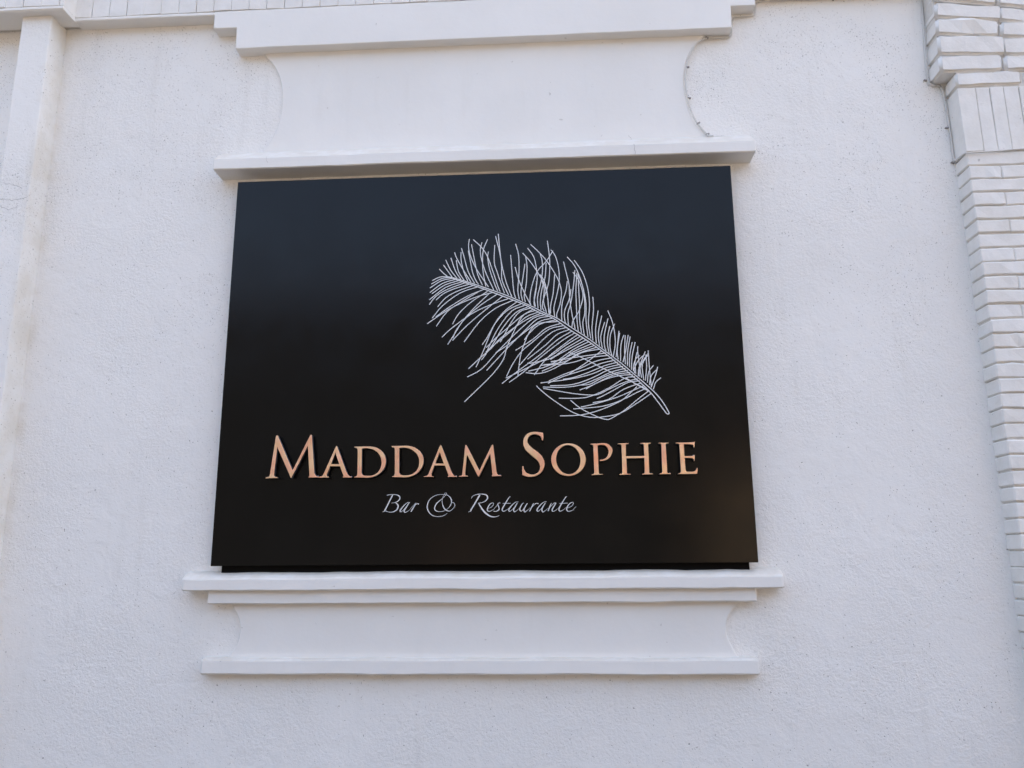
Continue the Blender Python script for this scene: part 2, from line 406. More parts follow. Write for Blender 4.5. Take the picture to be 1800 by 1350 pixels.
# ------------------------------------------------------------------ painted brick pier on the right
PX, PD = 2.085, 0.100
pier = box('brick_pier', PX + 0.009, 2.93, -PD + 0.009, 0.012, -0.02, 3.705, MORTAR, B, label='white painted brick pier with a soldier course below its corbel')
pitch = 0.0615; zt = 3.316; c = 0
while zt > 0.02:
    zb = max(zt - pitch + rng.uniform(0.0045, 0.0065), 0.0)
    Ls = [0.135, 0.245, 0.245, 0.205] if c % 2 else [0.250, 0.245, 0.245, 0.09]
    x = PX
    for i, l in enumerate(Ls):
        x1 = min(x + l, 2.938)
        brick(x + (rng.uniform(-.0015, .002) if i == 0 else 0), x1 - 0.0016, -PD, 0.02, zb, zt, pier, 0.0044, 0.0022)
        x = x1
    zt -= pitch; c += 1
# soldier course and the flat course over it
xs = [PX, 2.1615, 2.2205, 2.2795, 2.3445, 2.406, 2.468, 2.53, 2.592, 2.654, 2.716, 2.778, 2.84, 2.938]
for a, b in zip(xs, xs[1:]): brick(a, b - 0.0022, -PD + 0.001, 0.02, 3.3245, 3.624, pier, 0.0022, 0.001)
for a, b in ((PX - 0.002, 2.366), (2.366, 2.64), (2.64, 2.938)): brick(a, b - 0.005, -PD - 0.002, 0.02, 3.632, 3.699, pier, 0.0095, 0.0015)
corbel = box('corbel', 2.036, 2.90, -PD + 0.018, 0.012, 3.712, 4.6, MORTAR, B)
# springer courses of a flat arch: each course fans a little more than the one below
ANG = [0.015, 0.05, 0.095, 0.13, 0.155, 0.175, 0.19, 0.20, 0.21, 0.215]
zc = 3.7055
for i, a in enumerate(ANG):
    h = [0.088, 0.100, 0.088, 0.084][i % 4]
    x = 2.022 + 0.004 * i
    for j, (l, hh) in enumerate(((0.272 if i % 2 == 0 else 0.292, h - 0.006), (0.275, h - 0.013), (0.30, h - 0.026))):
        me = brick_mesh(l - 0.004, 0.12, hh, 0.011)
        o = bpy.data.objects.new('brick', me); sc.collection.objects.link(o); o.parent = corbel
        mid = Vector((x + 0.5 * l * math.cos(a), -PD - 0.004 + 0.06 + rng.uniform(-.002, .002), zc + hh / 2 - 0.5 * l * math.sin(a) + rng.uniform(-.001, .001)))
        if j: mid += Vector((0.2745 * j * math.cos(a), 0, -0.2745 * j * math.sin(a)))
        o.location = mid - wloc(corbel); o.rotation_euler = (0, a, 0)
    zc += h
# ------------------------------------------------------------------ the sign
LETTERS=[('M',[[(-8803,19750),(-8800,19714),(-8315,19720),(-8314,19753),(-8343,19758),(-8373,19762),(-8401,19768),(-8424,19777),(-8440,19790),(-8451,19806),(-8459,19824),(-8469,19841),(-8391,21000),(-7751,19715),(-7730,19714),(-7106,21029),(-6983,19822),(-6986,19808),(-6988,19794),(-6991,19781),(-6995,19771),(-7000,19764),(-7006,19760),(-7012,19757),(-7018,19754),(-7013,19724),(-6592,19719),(-6594,19757),(-6624,19764),(-6654,19769),(-6683,19778),(-6709,19793),(-6731,19817),(-6750,19848),(-6767,19882),(-6785,19915),(-6959,21454),(-7001,21508),(-7039,21455),(-7697,20025),(-8383,21453),(-8437,21504),(-8474,21451),(-8634,19895),(-8642,19865),(-8647,19834),(-8656,19806),(-8672,19783),(-8698,19769),(-8732,19762),(-8768,19757)]]),('A',[[(-6587,19748),(-6585,19713),(-6171,19712),(-6167,19743),(-6186,19747),(-6205,19751),(-6223,19756),(-6237,19763),(-6247,19772),(-6252,19784),(-6257,19797),(-6261,19810),(-6138,20174),(-5724,20168),(-5571,19801),(-5570,19791),(-5569,19780),(-5568,19771),(-5570,19762),(-5573,19754),(-5579,19748),(-5586,19742),(-5592,19736),(-5583,19702),(-5228,19700),(-5226,19731),(-5255,19740),(-5285,19748),(-5315,19758),(-5342,19774),(-5367,19800),(-5389,19832),(-5411,19866),(-5433,19900),(-5866,20964),(-5903,21017),(-5938,20965),(-6384,19897),(-6397,19868),(-6409,19838),(-6424,19811),(-6445,19789),(-6475,19774),(-6511,19764),(-6550,19757)],[(-5939,20730),(-5757,20257),(-6102,20262)]]),('D',[[(-5153,20970),(-5049,20971),(-4943,20972),(-4841,20973),(-4745,20973),(-4658,20973),(-4577,20973),(-4501,20971),(-4429,20963),(-4360,20952),(-4296,20938),(-4234,20917),(-4174,20889),(-4113,20851),(-4052,20805),(-3996,20754),(-3948,20698),(-3908,20637),(-3873,20570),(-3847,20500),(-3830,20430),(-3824,20360),(-3827,20288),(-3837,20217),(-3854,20151),(-3878,20088),(-3908,20028),(-3945,19972),(-3989,19920),(-4042,19871),(-4103,19826),(-4168,19786),(-4235,19753),(-4302,19727),(-4373,19709),(-4444,19696),(-4515,19687),(-4585,19683),(-4656,19686),(-4727,19691),(-4797,19695),(-5109,19706),(-5105,19733),(-5082,19738),(-5058,19743),(-5037,19750),(-5019,19763),(-5008,19784),(-5002,19812),(-4997,19842),(-4992,19871),(-5008,20807),(-5015,20832),(-5021,20858),(-5029,20882),(-5043,20902),(-5064,20914),(-5091,20922),(-5119,20928),(-5147,20935)],[(-4837,20883),(-4783,20889),(-4730,20896),(-4675,20901),(-4616,20899),(-4551,20889),(-4480,20875),(-4410,20855),(-4346,20829),(-4287,20797),(-4231,20759),(-4180,20717),(-4136,20669),(-4098,20616),(-4067,20557),(-4041,20495),(-4022,20433),(-4009,20372),(-4002,20309),(-4002,20246),(-4009,20184),(-4025,20119),(-4049,20053),(-4079,19991),(-4115,19937),(-4158,19892),(-4209,19854),(-4262,19822),(-4315,19797),(-4364,19780),(-4414,19770),(-4465,19766),(-4517,19764),(-4576,19765),(-4639,19769),(-4698,19777),(-4746,19790),(-4776,19809),(-4794,19833),(-4808,19859),(-4824,19884)]]),('D',[[(-3601,20975),(-3488,20975),(-3373,20976),(-3263,20976),(-3168,20976),(-3092,20977),(-3031,20979),(-2975,20978),(-2916,20972),(-2853,20963),(-2789,20949),(-2726,20931),(-2664,20906),(-2601,20873),(-2537,20833),(-2477,20787),(-2425,20738),(-2381,20685),(-2342,20627),(-2311,20566),(-2288,20502),(-2275,20435),(-2270,20363),(-2273,20291),(-2283,20223),(-2302,20157),(-2328,20093),(-2360,20032),(-2396,19976),(-2436,19926),(-2480,19879),(-2528,19838),(-2580,19801),(-2639,19769),(-2704,19743),(-2769,19721),(-2828,19704),(-2877,19692),(-2921,19685),(-2964,19682),(-3014,19680),(-3072,19680),(-3135,19682),(-3200,19685),(-3264,19688),(-3553,19699),(-3546,19728),(-3526,19734),(-3506,19739),(-3487,19746),(-3472,19758),(-3462,19777),(-3455,19801),(-3450,19826),(-3444,19851),(-3463,20800),(-3467,20826),(-3471,20853),(-3476,20878),(-3489,20898),(-3510,20910),(-3537,20917),(-3566,20922),(-3595,20928)],[(-3284,20888),(-3227,20892),(-3170,20896),(-3114,20899),(-3056,20896),(-2997,20889),(-2937,20877),(-2878,20861),(-2819,20838),(-2760,20806),(-2701,20766),(-2645,20723),(-2597,20678),(-2557,20633),(-2524,20587),(-2497,20538),(-2476,20489),(-2461,20440),(-2452,20390),(-2449,20339),(-2449,20287),(-2451,20233),(-2457,20176),(-2468,20121),(-2484,20070),(-2505,20023),(-2532,19979),(-2563,19938),(-2598,19902),(-2635,19869),(-2677,19840),(-2721,19816),(-2767,19796),(-2815,19780),(-2865,19770),(-2917,19763),(-2969,19760),(-3026,19760),(-3086,19763),(-3143,19770),(-3188,19783),(-3217,19802),(-3235,19826),(-3249,19853),(-3265,19879)]]),('A',[[(-2244,19715),(-2236,19687),(-1853,19685),(-1847,19710),(-1866,19713),(-1885,19716),(-1903,19720),(-1918,19728),(-1927,19739),(-1933,19754),(-1937,19770),(-1942,19785),(-1815,20146),(-1394,20145),(-1240,19761),(-1239,19751),(-1238,19740),(-1237,19730),(-1239,19722),(-1244,19716),(-1251,19711),(-1258,19707),(-1265,19702),(-1257,19675),(-892,19670),(-892,19698),(-924,19704),(-956,19709),(-988,19718),(-1018,19735),(-1045,19764),(-1070,19802),(-1095,19843),(-1120,19882),(-1533,20936),(-1571,20984),(-1611,20937),(-2044,19848),(-2059,19819),(-2074,19789),(-2091,19762),(-2112,19741),(-2141,19729),(-2174,19723),(-2209,19720)],[(-1608,20692),(-1434,20223),(-1784,20228)]]),('M',[[(-808,19701),(-800,19674),(-445,19683),(-440,19710),(-466,19714),(-494,19717),(-519,19721),(-538,19727),(-548,19737),(-553,19749),(-555,19762),(-558,19775),(-496,20594),(-28,19681),(11,19680),(467,20600),(554,19768),(553,19757),(551,19745),(550,19734),(548,19725),(544,19719),(541,19715),(536,19711),(532,19707),(538,19675),(914,19684),(917,19710),(882,19715),(845,19720),(811,19726),(782,19738),(761,19757),(747,19782),(734,19809),(721,19835),(586,20947),(553,20972),(525,20944),(23,19921),(-496,20947),(-529,20979),(-558,20958),(-674,19792),(-679,19774),(-682,19756),(-688,19740),(-700,19726),(-721,19717),(-749,19711),(-779,19707)]]),('S',[[(2630,21426),(2633,21387),(2636,21348),(2639,21309),(2639,21269),(2638,21230),(2634,21190),(2629,21150),(2625,21110),(2586,21114),(2580,21143),(2576,21172),(2570,21200),(2558,21227),(2541,21254),(2521,21280),(2495,21304),(2465,21324),(2428,21341),(2384,21356),(2338,21366),(2294,21370),(2249,21368),(2203,21360),(2159,21347),(2121,21329),(2088,21307),(2060,21279),(2036,21248),(2016,21218),(2002,21189),(1991,21158),(1986,21128),(1984,21097),(1986,21068),(1992,21039),(2004,21009),(2022,20976),(2048,20940),(2081,20901),(2120,20861),(2166,20818),(2224,20772),(2292,20724),(2361,20674),(2421,20625),(2471,20578),(2516,20531),(2555,20484),(2589,20434),(2617,20380),(2640,20324),(2657,20266),(2667,20210),(2670,20154),(2667,20097),(2657,20041),(2642,19988),(2621,19938),(2595,19889),(2564,19844),(2528,19802),(2488,19765),(2442,19731),(2392,19702),(2339,19677),(2282,19659),(2220,19646),(2158,19637),(2101,19633),(2049,19634),(2001,19640),(1956,19650),(1913,19661),(1874,19673),(1839,19688),(1804,19703),(1769,19719),(1767,19769),(1765,19819),(1763,19869),(1763,19915),(1764,19956),(1767,19994),(1771,20031),(1774,20068),(1812,20081),(1817,20048),(1822,20015),(1828,19981),(1840,19948),(1856,19912),(1877,19875),(1902,19840),(1932,19810),(1969,19785),(2012,19763),(2057,19746),(2102,19735),(2145,19729),(2188,19727),(2231,19731),(2272,19741),(2314,19757),(2356,19779),(2395,19806),(2427,19838),(2451,19875),(2469,19919),(2481,19964),(2489,20007),(2491,20047),(2487,20085),(2479,20123),(2465,20161),(2448,20200),(2427,20238),(2399,20277),(2365,20317),(2322,20358),(2271,20401),(2217,20445),(2162,20491),(2106,20542),(2046,20596),(1989,20650),(1942,20701),(1906,20747),(1879,20790),(1857,20832),(1841,20875),(1829,20918),(1823,20961),(1821,21005),(1822,21048),(1824,21092),(1829,21135),(1838,21179),(1853,21221),(1875,21262),(1902,21304),(1933,21343),(1967,21375),(2001,21401),(2039,21422),(2079,21438),(2122,21451),(2172,21461),(2226,21467),(2280,21470),(2329,21470),(2372,21468),(2411,21463),(2447,21457),(2484,21450),(2521,21445),(2558,21438),(2594,21432)]]),('O',[[(4337,20301),(4334,20250),(4326,20198),(4314,20147),(4298,20098),(4278,20050),(4254,20003),(4226,19958),(4195,19915),(4160,19876),(4122,19838),(4081,19803),(4038,19772),(3992,19744),(3944,19719),(3894,19698),(3843,19681),(3790,19668),(3736,19659),(3682,19653),(3628,19652),(3574,19654),(3520,19661),(3466,19672),(3414,19687),(3364,19705),(3315,19727),(3267,19753),(3223,19782),(3181,19815),(3141,19851),(3105,19889),(3072,19930),(3043,19973),(3017,20019),(2994,20067),(2976,20116),(2963,20165),(2953,20217),(2947,20269),(2946,20321),(2949,20372),(2956,20424),(2968,20476),(2984,20525),(3003,20574),(3027,20621),(3055,20667),(3086,20709),(3121,20750),(3159,20788),(3200,20823),(3244,20855),(3290,20883),(3338,20908),(3389,20929),(3440,20947),(3493,20960),(3548,20969),(3603,20975),(3657,20976),(3712,20973),(3766,20966),(3820,20955),(3872,20940),(3923,20921),(3972,20898),(4020,20872),(4064,20842),(4106,20810),(4146,20773),(4182,20734),(4215,20693),(4244,20649),(4269,20603),(4291,20555),(4309,20506),(4322,20456),(4331,20405),(4337,20353)],[(4126,20368),(4130,20322),(4130,20275),(4127,20229),(4121,20184),(4113,20139),(4101,20095),(4086,20053),(4069,20012),(4050,19973),(4027,19936),(4002,19902),(3975,19870),(3946,19841),(3915,19814),(3882,19791),(3848,19771),(3813,19754),(3776,19741),(3739,19731),(3701,19724),(3663,19722),(3624,19723),(3586,19727),(3548,19735),(3510,19747),(3473,19762),(3437,19781),(3403,19802),(3370,19827),(3338,19855),(3308,19886),(3281,19919),(3255,19955),(3232,19993),(3211,20033),(3193,20075),(3178,20118),(3165,20162),(3156,20208),(3149,20254),(3145,20300),(3145,20347),(3147,20393),(3153,20439),(3161,20484),(3173,20528),(3187,20571),(3204,20612),(3224,20651),(3246,20688),(3271,20723),(3298,20755),(3327,20785),(3358,20812),(3391,20835),(3426,20856),(3461,20872),(3498,20886),(3536,20896),(3574,20902),(3613,20905),(3652,20904),(3691,20899),(3729,20891),(3766,20879),(3804,20864),(3840,20845),(3874,20823),(3907,20798),(3939,20769),(3969,20738),(3997,20704),(4022,20668),(4045,20630),(4066,20589),(4083,20548),(4098,20505),(4111,20460),(4120,20414)]]),('P',[[(4542,20946),(4614,20947),(4686,20948),(4757,20948),(4826,20950),(4895,20954),(4963,20959),(5027,20963),(5087,20961),(5139,20956),(5186,20947),(5228,20933),(5269,20912),(5308,20882),(5345,20844),(5377,20803),(5401,20764),(5416,20726),(5423,20688),(5424,20650),(5419,20609),(5408,20564),(5391,20516),(5370,20468),(5344,20426),(5313,20388),(5277,20353),(5240,20322),(5203,20297),(5168,20278),(5133,20266),(5099,20257),(5064,20250),(5030,20245),(4996,20244),(4961,20244),(4927,20244),(4905,20263),(4921,20290),(4953,20293),(4986,20295),(5019,20298),(5051,20307),(5083,20320),(5116,20337),(5147,20357),(5175,20382),(5200,20412),(5222,20447),(5241,20484),(5256,20519),(5265,20551),(5271,20581),(5272,20611),(5270,20642),(5265,20675),(5255,20710),(5242,20743),(5226,20774),(5206,20802),(5183,20827),(5158,20850),(5130,20868),(5099,20881),(5065,20889),(5030,20894),(4993,20896),(4954,20895),(4914,20890),(4872,20883),(4831,20877),(4851,19759),(4856,19748),(4860,19738),(4866,19728),(4881,19720),(4906,19716),(4939,19714),(4975,19713),(5009,19711),(5009,19687),(4568,19674),(4561,19702),(4581,19706),(4602,19710),(4622,19715),(4638,19723),(4649,19736),(4656,19751),(4663,19768),(4670,19784),(4661,20821),(4658,20839),(4656,20858),(4651,20876),(4640,20891),(4621,20901),(4596,20909),(4568,20916),(4542,20923)]]),('H',[[(5651,20937),(6087,20946),(6081,20920),(6058,20916),(6033,20912),(6011,20908),(5994,20901),(5983,20892),(5977,20880),(5974,20868),(5969,20855),(5962,20420),(6697,20416),(6694,20860),(6691,20871),(6688,20882),(6684,20893),(6671,20902),(6650,20908),(6620,20913),(6589,20917),(6558,20921),(6556,20944),(6978,20950),(6973,20918),(6950,20914),(6926,20910),(6904,20906),(6887,20899),(6878,20889),(6873,20876),(6871,20863),(6867,20850),(6865,19755),(6870,19745),(6874,19735),(6880,19725),(6894,19717),(6917,19712),(6948,19710),(6982,19708),(7014,19706),(7010,19678),(6587,19671),(6583,19698),(6606,19703),(6629,19706),(6651,19711),(6667,19720),(6677,19734),(6682,19751),(6685,19770),(6688,19788),(6696,20337),(5974,20328),(5976,19752),(5980,19741),(5983,19731),(5989,19721),(6002,19713),(6027,19709),(6060,19707),(6096,19706),(6130,19704),(6125,19677),(5683,19670),(5676,19699),(5701,19703),(5726,19705),(5750,19709),(5768,19716),(5778,19728),(5784,19744),(5787,19761),(5791,19777),(5800,20812),(5796,20834),(5794,20857),(5788,20878),(5775,20894),(5751,20903),(5719,20908),(5684,20911),(5651,20914)]]),('I',[[(7289,20944),(7688,20945),(7682,20918),(7658,20913),(7632,20909),(7608,20905),(7590,20897),(7580,20887),(7576,20874),(7573,20860),(7570,20847),(7581,19761),(7586,19749),(7590,19736),(7596,19724),(7609,19715),(7631,19710),(7660,19707),(7692,19706),(7722,19703),(7717,19678),(7284,19679),(7278,19705),(7300,19709),(7323,19713),(7345,19719),(7361,19726),(7372,19737),(7377,19751),(7380,19765),(7385,19779),(7398,20834),(7393,20852),(7390,20870),(7384,20887),(7374,20901),(7357,20909),(7335,20914),(7311,20917),(7288,20920)]]),('E',[[(7979,20938),(8132,20939),(8292,20940),(8438,20941),(8555,20943),(8628,20946),(8670,20951),(8701,20956),(8737,20960),(8734,20929),(8731,20897),(8728,20867),(8724,20837),(8720,20811),(8715,20785),(8710,20761),(8705,20736),(8679,20737),(8677,20759),(8676,20783),(8673,20805),(8661,20823),(8644,20837),(8621,20847),(8590,20855),(8550,20861),(8496,20866),(8431,20868),(8361,20870),(8294,20871),(8295,20387),(8377,20388),(8463,20390),(8541,20392),(8600,20395),(8635,20399),(8651,20405),(8660,20411),(8669,20417),(8682,20422),(8692,20428),(8701,20433),(8711,20439),(8692,20192),(8668,20192),(8662,20216),(8657,20240),(8651,20262),(8639,20280),(8625,20291),(8609,20298),(8585,20303),(8550,20307),(8500,20310),(8436,20312),(8368,20313),(8302,20315),(8311,19828),(8320,19812),(8328,19795),(8339,19781),(8356,19769),(8383,19763),(8416,19760),(8453,19759),(8491,19760),(8532,19761),(8577,19764),(8621,19769),(8657,19778),(8684,19791),(8705,19808),(8721,19827),(8736,19845),(8747,19862),(8754,19879),(8760,19896),(8766,19913),(8790,19908),(8788,19872),(8786,19835),(8783,19800),(8779,19768),(8774,19743),(8767,19721),(8760,19702),(8753,19681),(8711,19669),(8021,19674),(8019,19699),(8040,19703),(8062,19705),(8082,19709),(8098,19717),(8109,19730),(8116,19747),(8121,19766),(8127,19785),(8119,20793),(8116,20817),(8114,20843),(8110,20867),(8098,20885),(8075,20896),(8044,20902),(8010,20905),(7978,20910)]])]
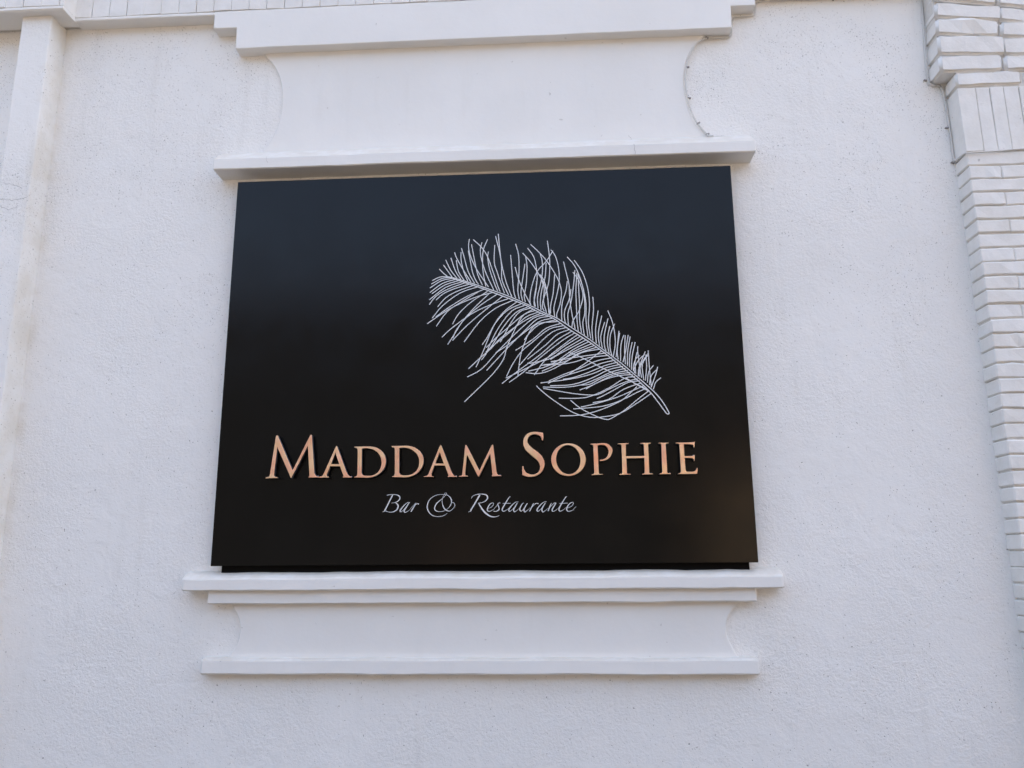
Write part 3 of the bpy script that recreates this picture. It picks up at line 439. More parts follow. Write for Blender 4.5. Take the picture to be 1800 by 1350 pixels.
TAGLINE=[('B',[[(-3812,18987,24),(-3794,18992,24),(-3778,18997,24),(-3759,19002,24),(-3734,19006,24),(-3699,19009,24),(-3657,19012,24),(-3615,19014,24),(-3577,19015,24),(-3548,19016,24),(-3524,19017,23),(-3500,19017,23),(-3473,19014,24),(-3437,19007,27),(-3397,18998,32),(-3359,18986,36),(-3328,18971,40),(-3305,18952,44),(-3287,18930,47),(-3275,18906,49),(-3271,18880,50),(-3274,18852,49),(-3284,18822,47),(-3301,18792,44),(-3323,18765,40),(-3352,18742,36),(-3388,18722,30),(-3427,18704,24),(-3465,18690,20),(-3500,18681,18),(-3536,18677,17),(-3572,18674,17),(-3608,18671,16)],[(-3465,18690,16),(-3438,18673,24),(-3410,18656,31),(-3384,18638,39),(-3364,18617,44),(-3349,18593,49),(-3339,18567,52),(-3334,18538,54),(-3335,18509,54),(-3344,18478,53),(-3359,18444,51),(-3379,18411,48),(-3405,18382,44),(-3438,18358,40),(-3477,18337,36),(-3519,18320,32),(-3560,18307,28),(-3599,18301,25),(-3639,18301,23),(-3679,18304,21),(-3716,18309,20),(-3751,18318,20),(-3783,18330,21),(-3815,18343,23),(-3848,18356,24)],[(-3571,18994,48),(-3894,18344,48)],[(-3964,18317,12),(-3861,18356,28)]]),('a',[[(-2852,18683,12),(-2880,18684,12),(-2907,18686,14),(-2936,18684,17),(-2969,18672,20),(-3008,18644,24),(-3052,18605,28),(-3096,18561,32),(-3135,18520,36),(-3169,18480,40),(-3201,18438,45),(-3227,18399,48),(-3243,18368,48),(-3248,18343,45),(-3243,18324,40),(-3232,18312,33),(-3216,18309,28),(-3196,18317,24),(-3170,18334,21),(-3139,18360,18),(-3106,18392,16),(-3067,18437,15),(-3021,18492,15),(-2977,18548,16),(-2941,18595,16),(-2916,18627,16),(-2898,18652,16),(-2882,18673,16),(-2865,18696,16)],[(-2870,18689,24),(-2915,18622,30),(-2961,18552,37),(-3003,18488,42),(-3037,18435,46),(-3060,18396,48),(-3076,18368,48),(-3084,18347,46),(-3086,18328,44),(-3081,18310,41),(-3068,18296,37),(-3049,18287,33),(-3026,18287,28),(-2996,18298,24),(-2960,18318,19),(-2922,18342,15),(-2884,18364,12)]]),('r',[[(-2884,18364,12),(-2827,18428,12),(-2768,18495,12),(-2712,18557,12),(-2668,18605,12),(-2639,18633,13),(-2621,18647,14),(-2607,18656,15),(-2591,18668,16)],[(-2599,18660,20),(-2617,18629,26),(-2633,18599,32),(-2652,18567,37),(-2674,18528,40),(-2702,18480,41),(-2734,18425,40),(-2768,18368,38),(-2800,18312,36)],[(-2705,18503,12),(-2672,18536,15),(-2639,18571,17),(-2607,18603,20),(-2577,18624,24),(-2551,18631,30),(-2527,18629,37),(-2504,18622,45),(-2481,18618,52)]]),('&',[[(-1314,18234,12),(-1354,18207,14),(-1392,18179,15),(-1433,18154,17),(-1481,18134,18),(-1540,18119,19),(-1606,18109,20),(-1674,18103,21),(-1739,18106,22),(-1802,18116,24),(-1863,18133,27),(-1922,18158,29),(-1973,18190,32),(-2019,18232,35),(-2060,18283,39),(-2095,18339,42),(-2119,18395,44),(-2133,18451,45),(-2137,18509,44),(-2133,18568,42),(-2122,18624,40),(-2105,18678,38),(-2080,18732,35),(-2048,18782,31),(-2009,18828,28),(-1959,18869,25),(-1902,18908,23),(-1839,18940,20),(-1776,18966,18),(-1712,18983,16),(-1645,18992,15),(-1579,18996,14),(-1517,18996,14),(-1460,18995,16),(-1406,18989,19),(-1355,18979,23),(-1309,18961,26),(-1265,18933,30),(-1225,18898,34),(-1190,18859,38),(-1165,18818,40),(-1149,18776,40),(-1142,18731,38),(-1142,18685,35),(-1150,18639,32),(-1166,18594,29),(-1189,18547,25),(-1218,18503,21),(-1252,18462,18),(-1291,18425,16),(-1335,18390,15),(-1383,18360,14),(-1432,18337,14),(-1483,18319,14),(-1536,18307,15),(-1590,18301,16),(-1638,18301,18),(-1684,18306,22),(-1727,18317,27),(-1765,18333,32),(-1794,18353,36),(-1815,18376,38),(-1829,18403,39),(-1834,18433,40),(-1832,18468,40),(-1822,18508,41),(-1803,18552,42),(-1776,18599,42),(-1741,18646,40),(-1692,18693,37),(-1632,18741,31),(-1570,18789,26),(-1515,18835,22),(-1468,18880,20),(-1423,18926,19),(-1386,18967,19),(-1361,19000,18),(-1351,19024,17),(-1354,19041,16),(-1364,19052,15),(-1375,19056,14),(-1387,19055,13),(-1403,19049,12),(-1421,19035,12),(-1439,19013,12),(-1459,18981,12),(-1481,18939,12),(-1500,18893,13),(-1515,18848,14),(-1524,18805,16),(-1530,18761,17),(-1530,18716,19),(-1526,18669,22),(-1516,18617,27),(-1501,18562,34),(-1481,18510,40),(-1459,18464,44),(-1434,18427,45),(-1405,18395,45),(-1374,18368,43),(-1341,18348,40),(-1308,18333,36),(-1272,18323,31),(-1236,18321,26),(-1199,18329,22),(-1159,18351,20),(-1115,18385,19),(-1076,18424,18),(-1045,18460,18),(-1025,18493,20),(-1012,18527,22),(-1007,18559,25),(-1007,18587,26),(-1016,18611,26),(-1033,18633,25),(-1053,18651,24),(-1073,18664,22),(-1091,18669,20),(-1111,18667,17),(-1131,18663,13),(-1150,18660,12)]]),('R',[[(-335,18819,17),(-318,18846,17),(-304,18875,18),(-286,18902,18),(-259,18925,19),(-219,18944,21),(-169,18961,23),(-117,18974,26),(-69,18985,27),(-27,18992,28),(13,18995,27),(53,18996,26),(94,18994,27),(140,18988,31),(190,18980,36),(236,18968,40),(273,18954,44),(299,18936,47),(317,18914,49),(328,18890,51),(332,18865,51),(330,18836,49),(322,18805,47),(306,18773,44),(284,18745,40),(251,18718,36),(210,18693,31),(165,18671,27),(121,18653,23),(78,18641,21),(34,18635,20),(-11,18631,20),(-55,18625,19)],[(18,18962,55),(-360,18324,53)],[(-452,18272,12),(-338,18319,34)],[(-36,18625,38),(3,18560,44),(42,18494,51),(82,18430,57),(121,18373,61),(161,18322,63),(200,18276,63),(241,18235,63),(283,18198,61),(329,18163,59),(376,18132,56),(424,18106,53),(472,18087,49),(520,18076,44),(568,18071,38),(616,18071,33),(661,18075,27),(701,18082,23),(740,18094,18),(777,18108,13),(814,18121,12)]]),('e',[[(365,18410,15),(400,18425,16),(436,18440,17),(470,18456,18),(500,18475,19),(525,18500,20),(548,18529,22),(566,18557,23),(576,18581,23),(576,18601,22),(570,18618,21),(557,18630,19),(540,18635,19),(518,18632,21),(490,18621,24),(460,18605,28),(432,18583,32),(406,18552,35),(379,18513,39),(355,18473,43),(338,18437,44),(327,18406,44),(321,18377,43),(321,18352,41),(327,18330,38),(338,18313,35),(356,18299,31),(378,18291,27),(405,18290,23),(437,18299,20),(475,18316,17),(515,18336,14),(553,18355,12)]]),('s',[[(553,18341,12),(588,18382,12),(624,18424,12),(659,18464,12),(689,18500,13),(713,18530,13),(733,18556,14),(751,18580,14),(770,18606,15)],[(851,18618,19),(838,18623,19),(824,18630,18),(810,18634,18),(797,18632,19),(783,18624,21),(767,18610,25),(755,18593,29),(748,18574,32),(752,18552,34),(762,18526,37),(774,18499,39),(783,18472,40),(791,18445,41),(799,18417,41),(802,18390,41),(796,18366,40),(778,18343,38),(751,18322,34),(719,18304,31),(688,18292,27),(659,18288,25),(628,18290,23),(597,18295,21),(567,18299,19)]]),('t',[[(1271,18868,12),(1257,18868,15),(1246,18874,19),(1230,18870,23),(1203,18842,27),(1159,18776,32),(1102,18683,37),(1044,18587,41),(999,18510,44),(969,18459,46),(947,18421,48),(933,18391,48),(926,18364,46),(926,18337,44),(934,18314,39),(950,18297,34),(971,18289,30),(1002,18294,26),(1042,18309,21),(1084,18329,18),(1120,18349,15),(1147,18367,13),(1170,18387,12),(1192,18408,12),(1214,18428,12)],[(946,18604,19),(1269,18608,19)]]),('a',[[(1580,18664,15),(1547,18660,16),(1514,18659,17),(1481,18654,19),(1445,18638,21),(1403,18608,25),(1358,18567,29),(1314,18522,34),(1277,18480,38),(1246,18441,41),(1221,18401,45),(1202,18364,47),(1192,18335,46),(1193,18312,43),(1202,18295,37),(1219,18285,31),(1240,18287,25),(1267,18301,22),(1300,18326,19),(1337,18360,16),(1376,18399,15),(1417,18448,14),(1461,18505,14),(1507,18565,15),(1552,18624,15)],[(1539,18611,27),(1499,18548,33),(1458,18483,39),(1421,18423,44),(1397,18373,46),(1389,18333,46),(1393,18301,43),(1405,18278,38),(1420,18266,34),(1440,18267,29),(1465,18279,24),(1494,18298,19),(1523,18318,15),(1552,18341,13),(1583,18367,12),(1614,18396,12),(1645,18423,12)]]),('u',[[(1808,18600,12),(1796,18603,15),(1784,18608,19),(1771,18608,23),(1754,18595,27),(1730,18562,32),(1700,18515,36),(1672,18465,40),(1653,18423,42),(1644,18390,44),(1642,18360,45),(1646,18336,44),(1652,18317,42),(1661,18303,38),(1674,18293,32),(1690,18290,26),(1711,18298,21),(1737,18317,18),(1768,18347,17),(1801,18383,16),(1833,18421,15),(1864,18462,14),(1894,18506,14),(1925,18553,15),(1956,18598,15)],[(1943,18598,27),(1907,18538,33),(1868,18476,39),(1835,18417,44),(1814,18368,46),(1807,18328,46),(1811,18294,43),(1823,18269,38),(1839,18256,34),(1862,18260,29),(1891,18278,24),(1923,18303,19),(1953,18327,15),(1980,18351,13),(2008,18377,12),(2035,18405,12),(2062,18432,12)]]),('r',[[(2212,18609,19),(2204,18595,24),(2197,18584,30),(2187,18568,35),(2170,18537,38),(2143,18487,39),(2108,18422,38),(2070,18351,37),(2033,18284,36)],[(2094,18405,12),(2141,18453,14),(2190,18504,17),(2237,18550,20),(2278,18581,23),(2313,18594,27),(2343,18592,31),(2371,18585,34),(2399,18580,38)]]),('a',[[(2723,18664,15),(2690,18658,16),(2657,18653,17),(2624,18644,19),(2588,18626,21),(2546,18594,25),(2500,18553,29),(2456,18509,34),(2419,18468,38),(2389,18431,41),(2363,18393,45),(2344,18359,47),(2334,18331,46),(2335,18307,43),(2344,18287,37),(2361,18275,31),(2382,18275,25),(2407,18289,22),(2439,18315,19),(2474,18349,16),(2512,18388,15),(2552,18433,14),(2597,18487,14),(2642,18543,15),(2687,18598,15)],[(2676,18606,27),(2638,18546,33),(2597,18483,39),(2561,18424,44),(2538,18374,46),(2532,18332,46),(2538,18295,43),(2552,18267,38),(2569,18252,34),(2590,18252,29),(2617,18265,24),(2647,18285,19),(2677,18306,15),(2706,18329,13),(2737,18356,12),(2768,18384,12),(2799,18411,12)]]),('n',[[(2923,18601,17),(2911,18580,22),(2901,18560,28),(2889,18536,33),(2873,18503,36),(2852,18456,37),(2828,18400,37),(2803,18340,36),(2778,18281,36)],[(2812,18371,12),(2861,18426,13),(2912,18483,15),(2961,18535,17),(3003,18574,19),(3036,18594,22),(3062,18601,25),(3086,18603,28),(3111,18607,32)],[(3111,18607,36),(3068,18540,39),(3023,18471,43),(2983,18408,45),(2956,18356,46),(2944,18320,45),(2944,18295,42),(2952,18278,38),(2965,18269,34),(2986,18267,29),(3014,18273,24),(3046,18285,19),(3078,18302,15),(3111,18325,13),(3145,18353,12),(3180,18385,12),(3214,18415,12)]]),('t',[[(3558,18842,12),(3544,18842,15),(3533,18848,19),(3517,18844,23),(3490,18816,27),(3445,18750,32),(3386,18658,37),(3327,18562,41),(3282,18486,44),(3254,18435,46),(3236,18397,48),(3225,18367,48),(3221,18340,46),(3222,18315,44),(3230,18293,39),(3245,18278,34),(3265,18271,30),(3293,18275,26),(3328,18288,21),(3365,18306,18),(3399,18325,15),(3428,18346,13),(3455,18369,12),(3482,18393,12),(3508,18417,12)],[(3244,18579,19),(3579,18591,19)]]),('e',[[(3561,18390,15),(3599,18405,16),(3639,18420,17),(3676,18436,18),(3710,18455,19),(3740,18479,20),(3769,18507,22),(3792,18536,23),(3805,18560,23),(3807,18580,22),(3800,18599,21),(3785,18613,19),(3767,18619,19),(3742,18615,21),(3710,18603,24),(3676,18585,28),(3645,18561,32),(3617,18529,35),(3588,18489,39),(3563,18447,42),(3546,18411,44),(3535,18381,45),(3531,18355,45),(3532,18331,44),(3538,18311,42),(3549,18293,39),(3564,18277,36),(3585,18266,31),(3612,18262,27),(3646,18265,24),(3688,18273,21),(3732,18288,17),(3773,18308,15),(3809,18337,13),(3843,18374,12),(3876,18414,12),(3910,18452,12)]])]
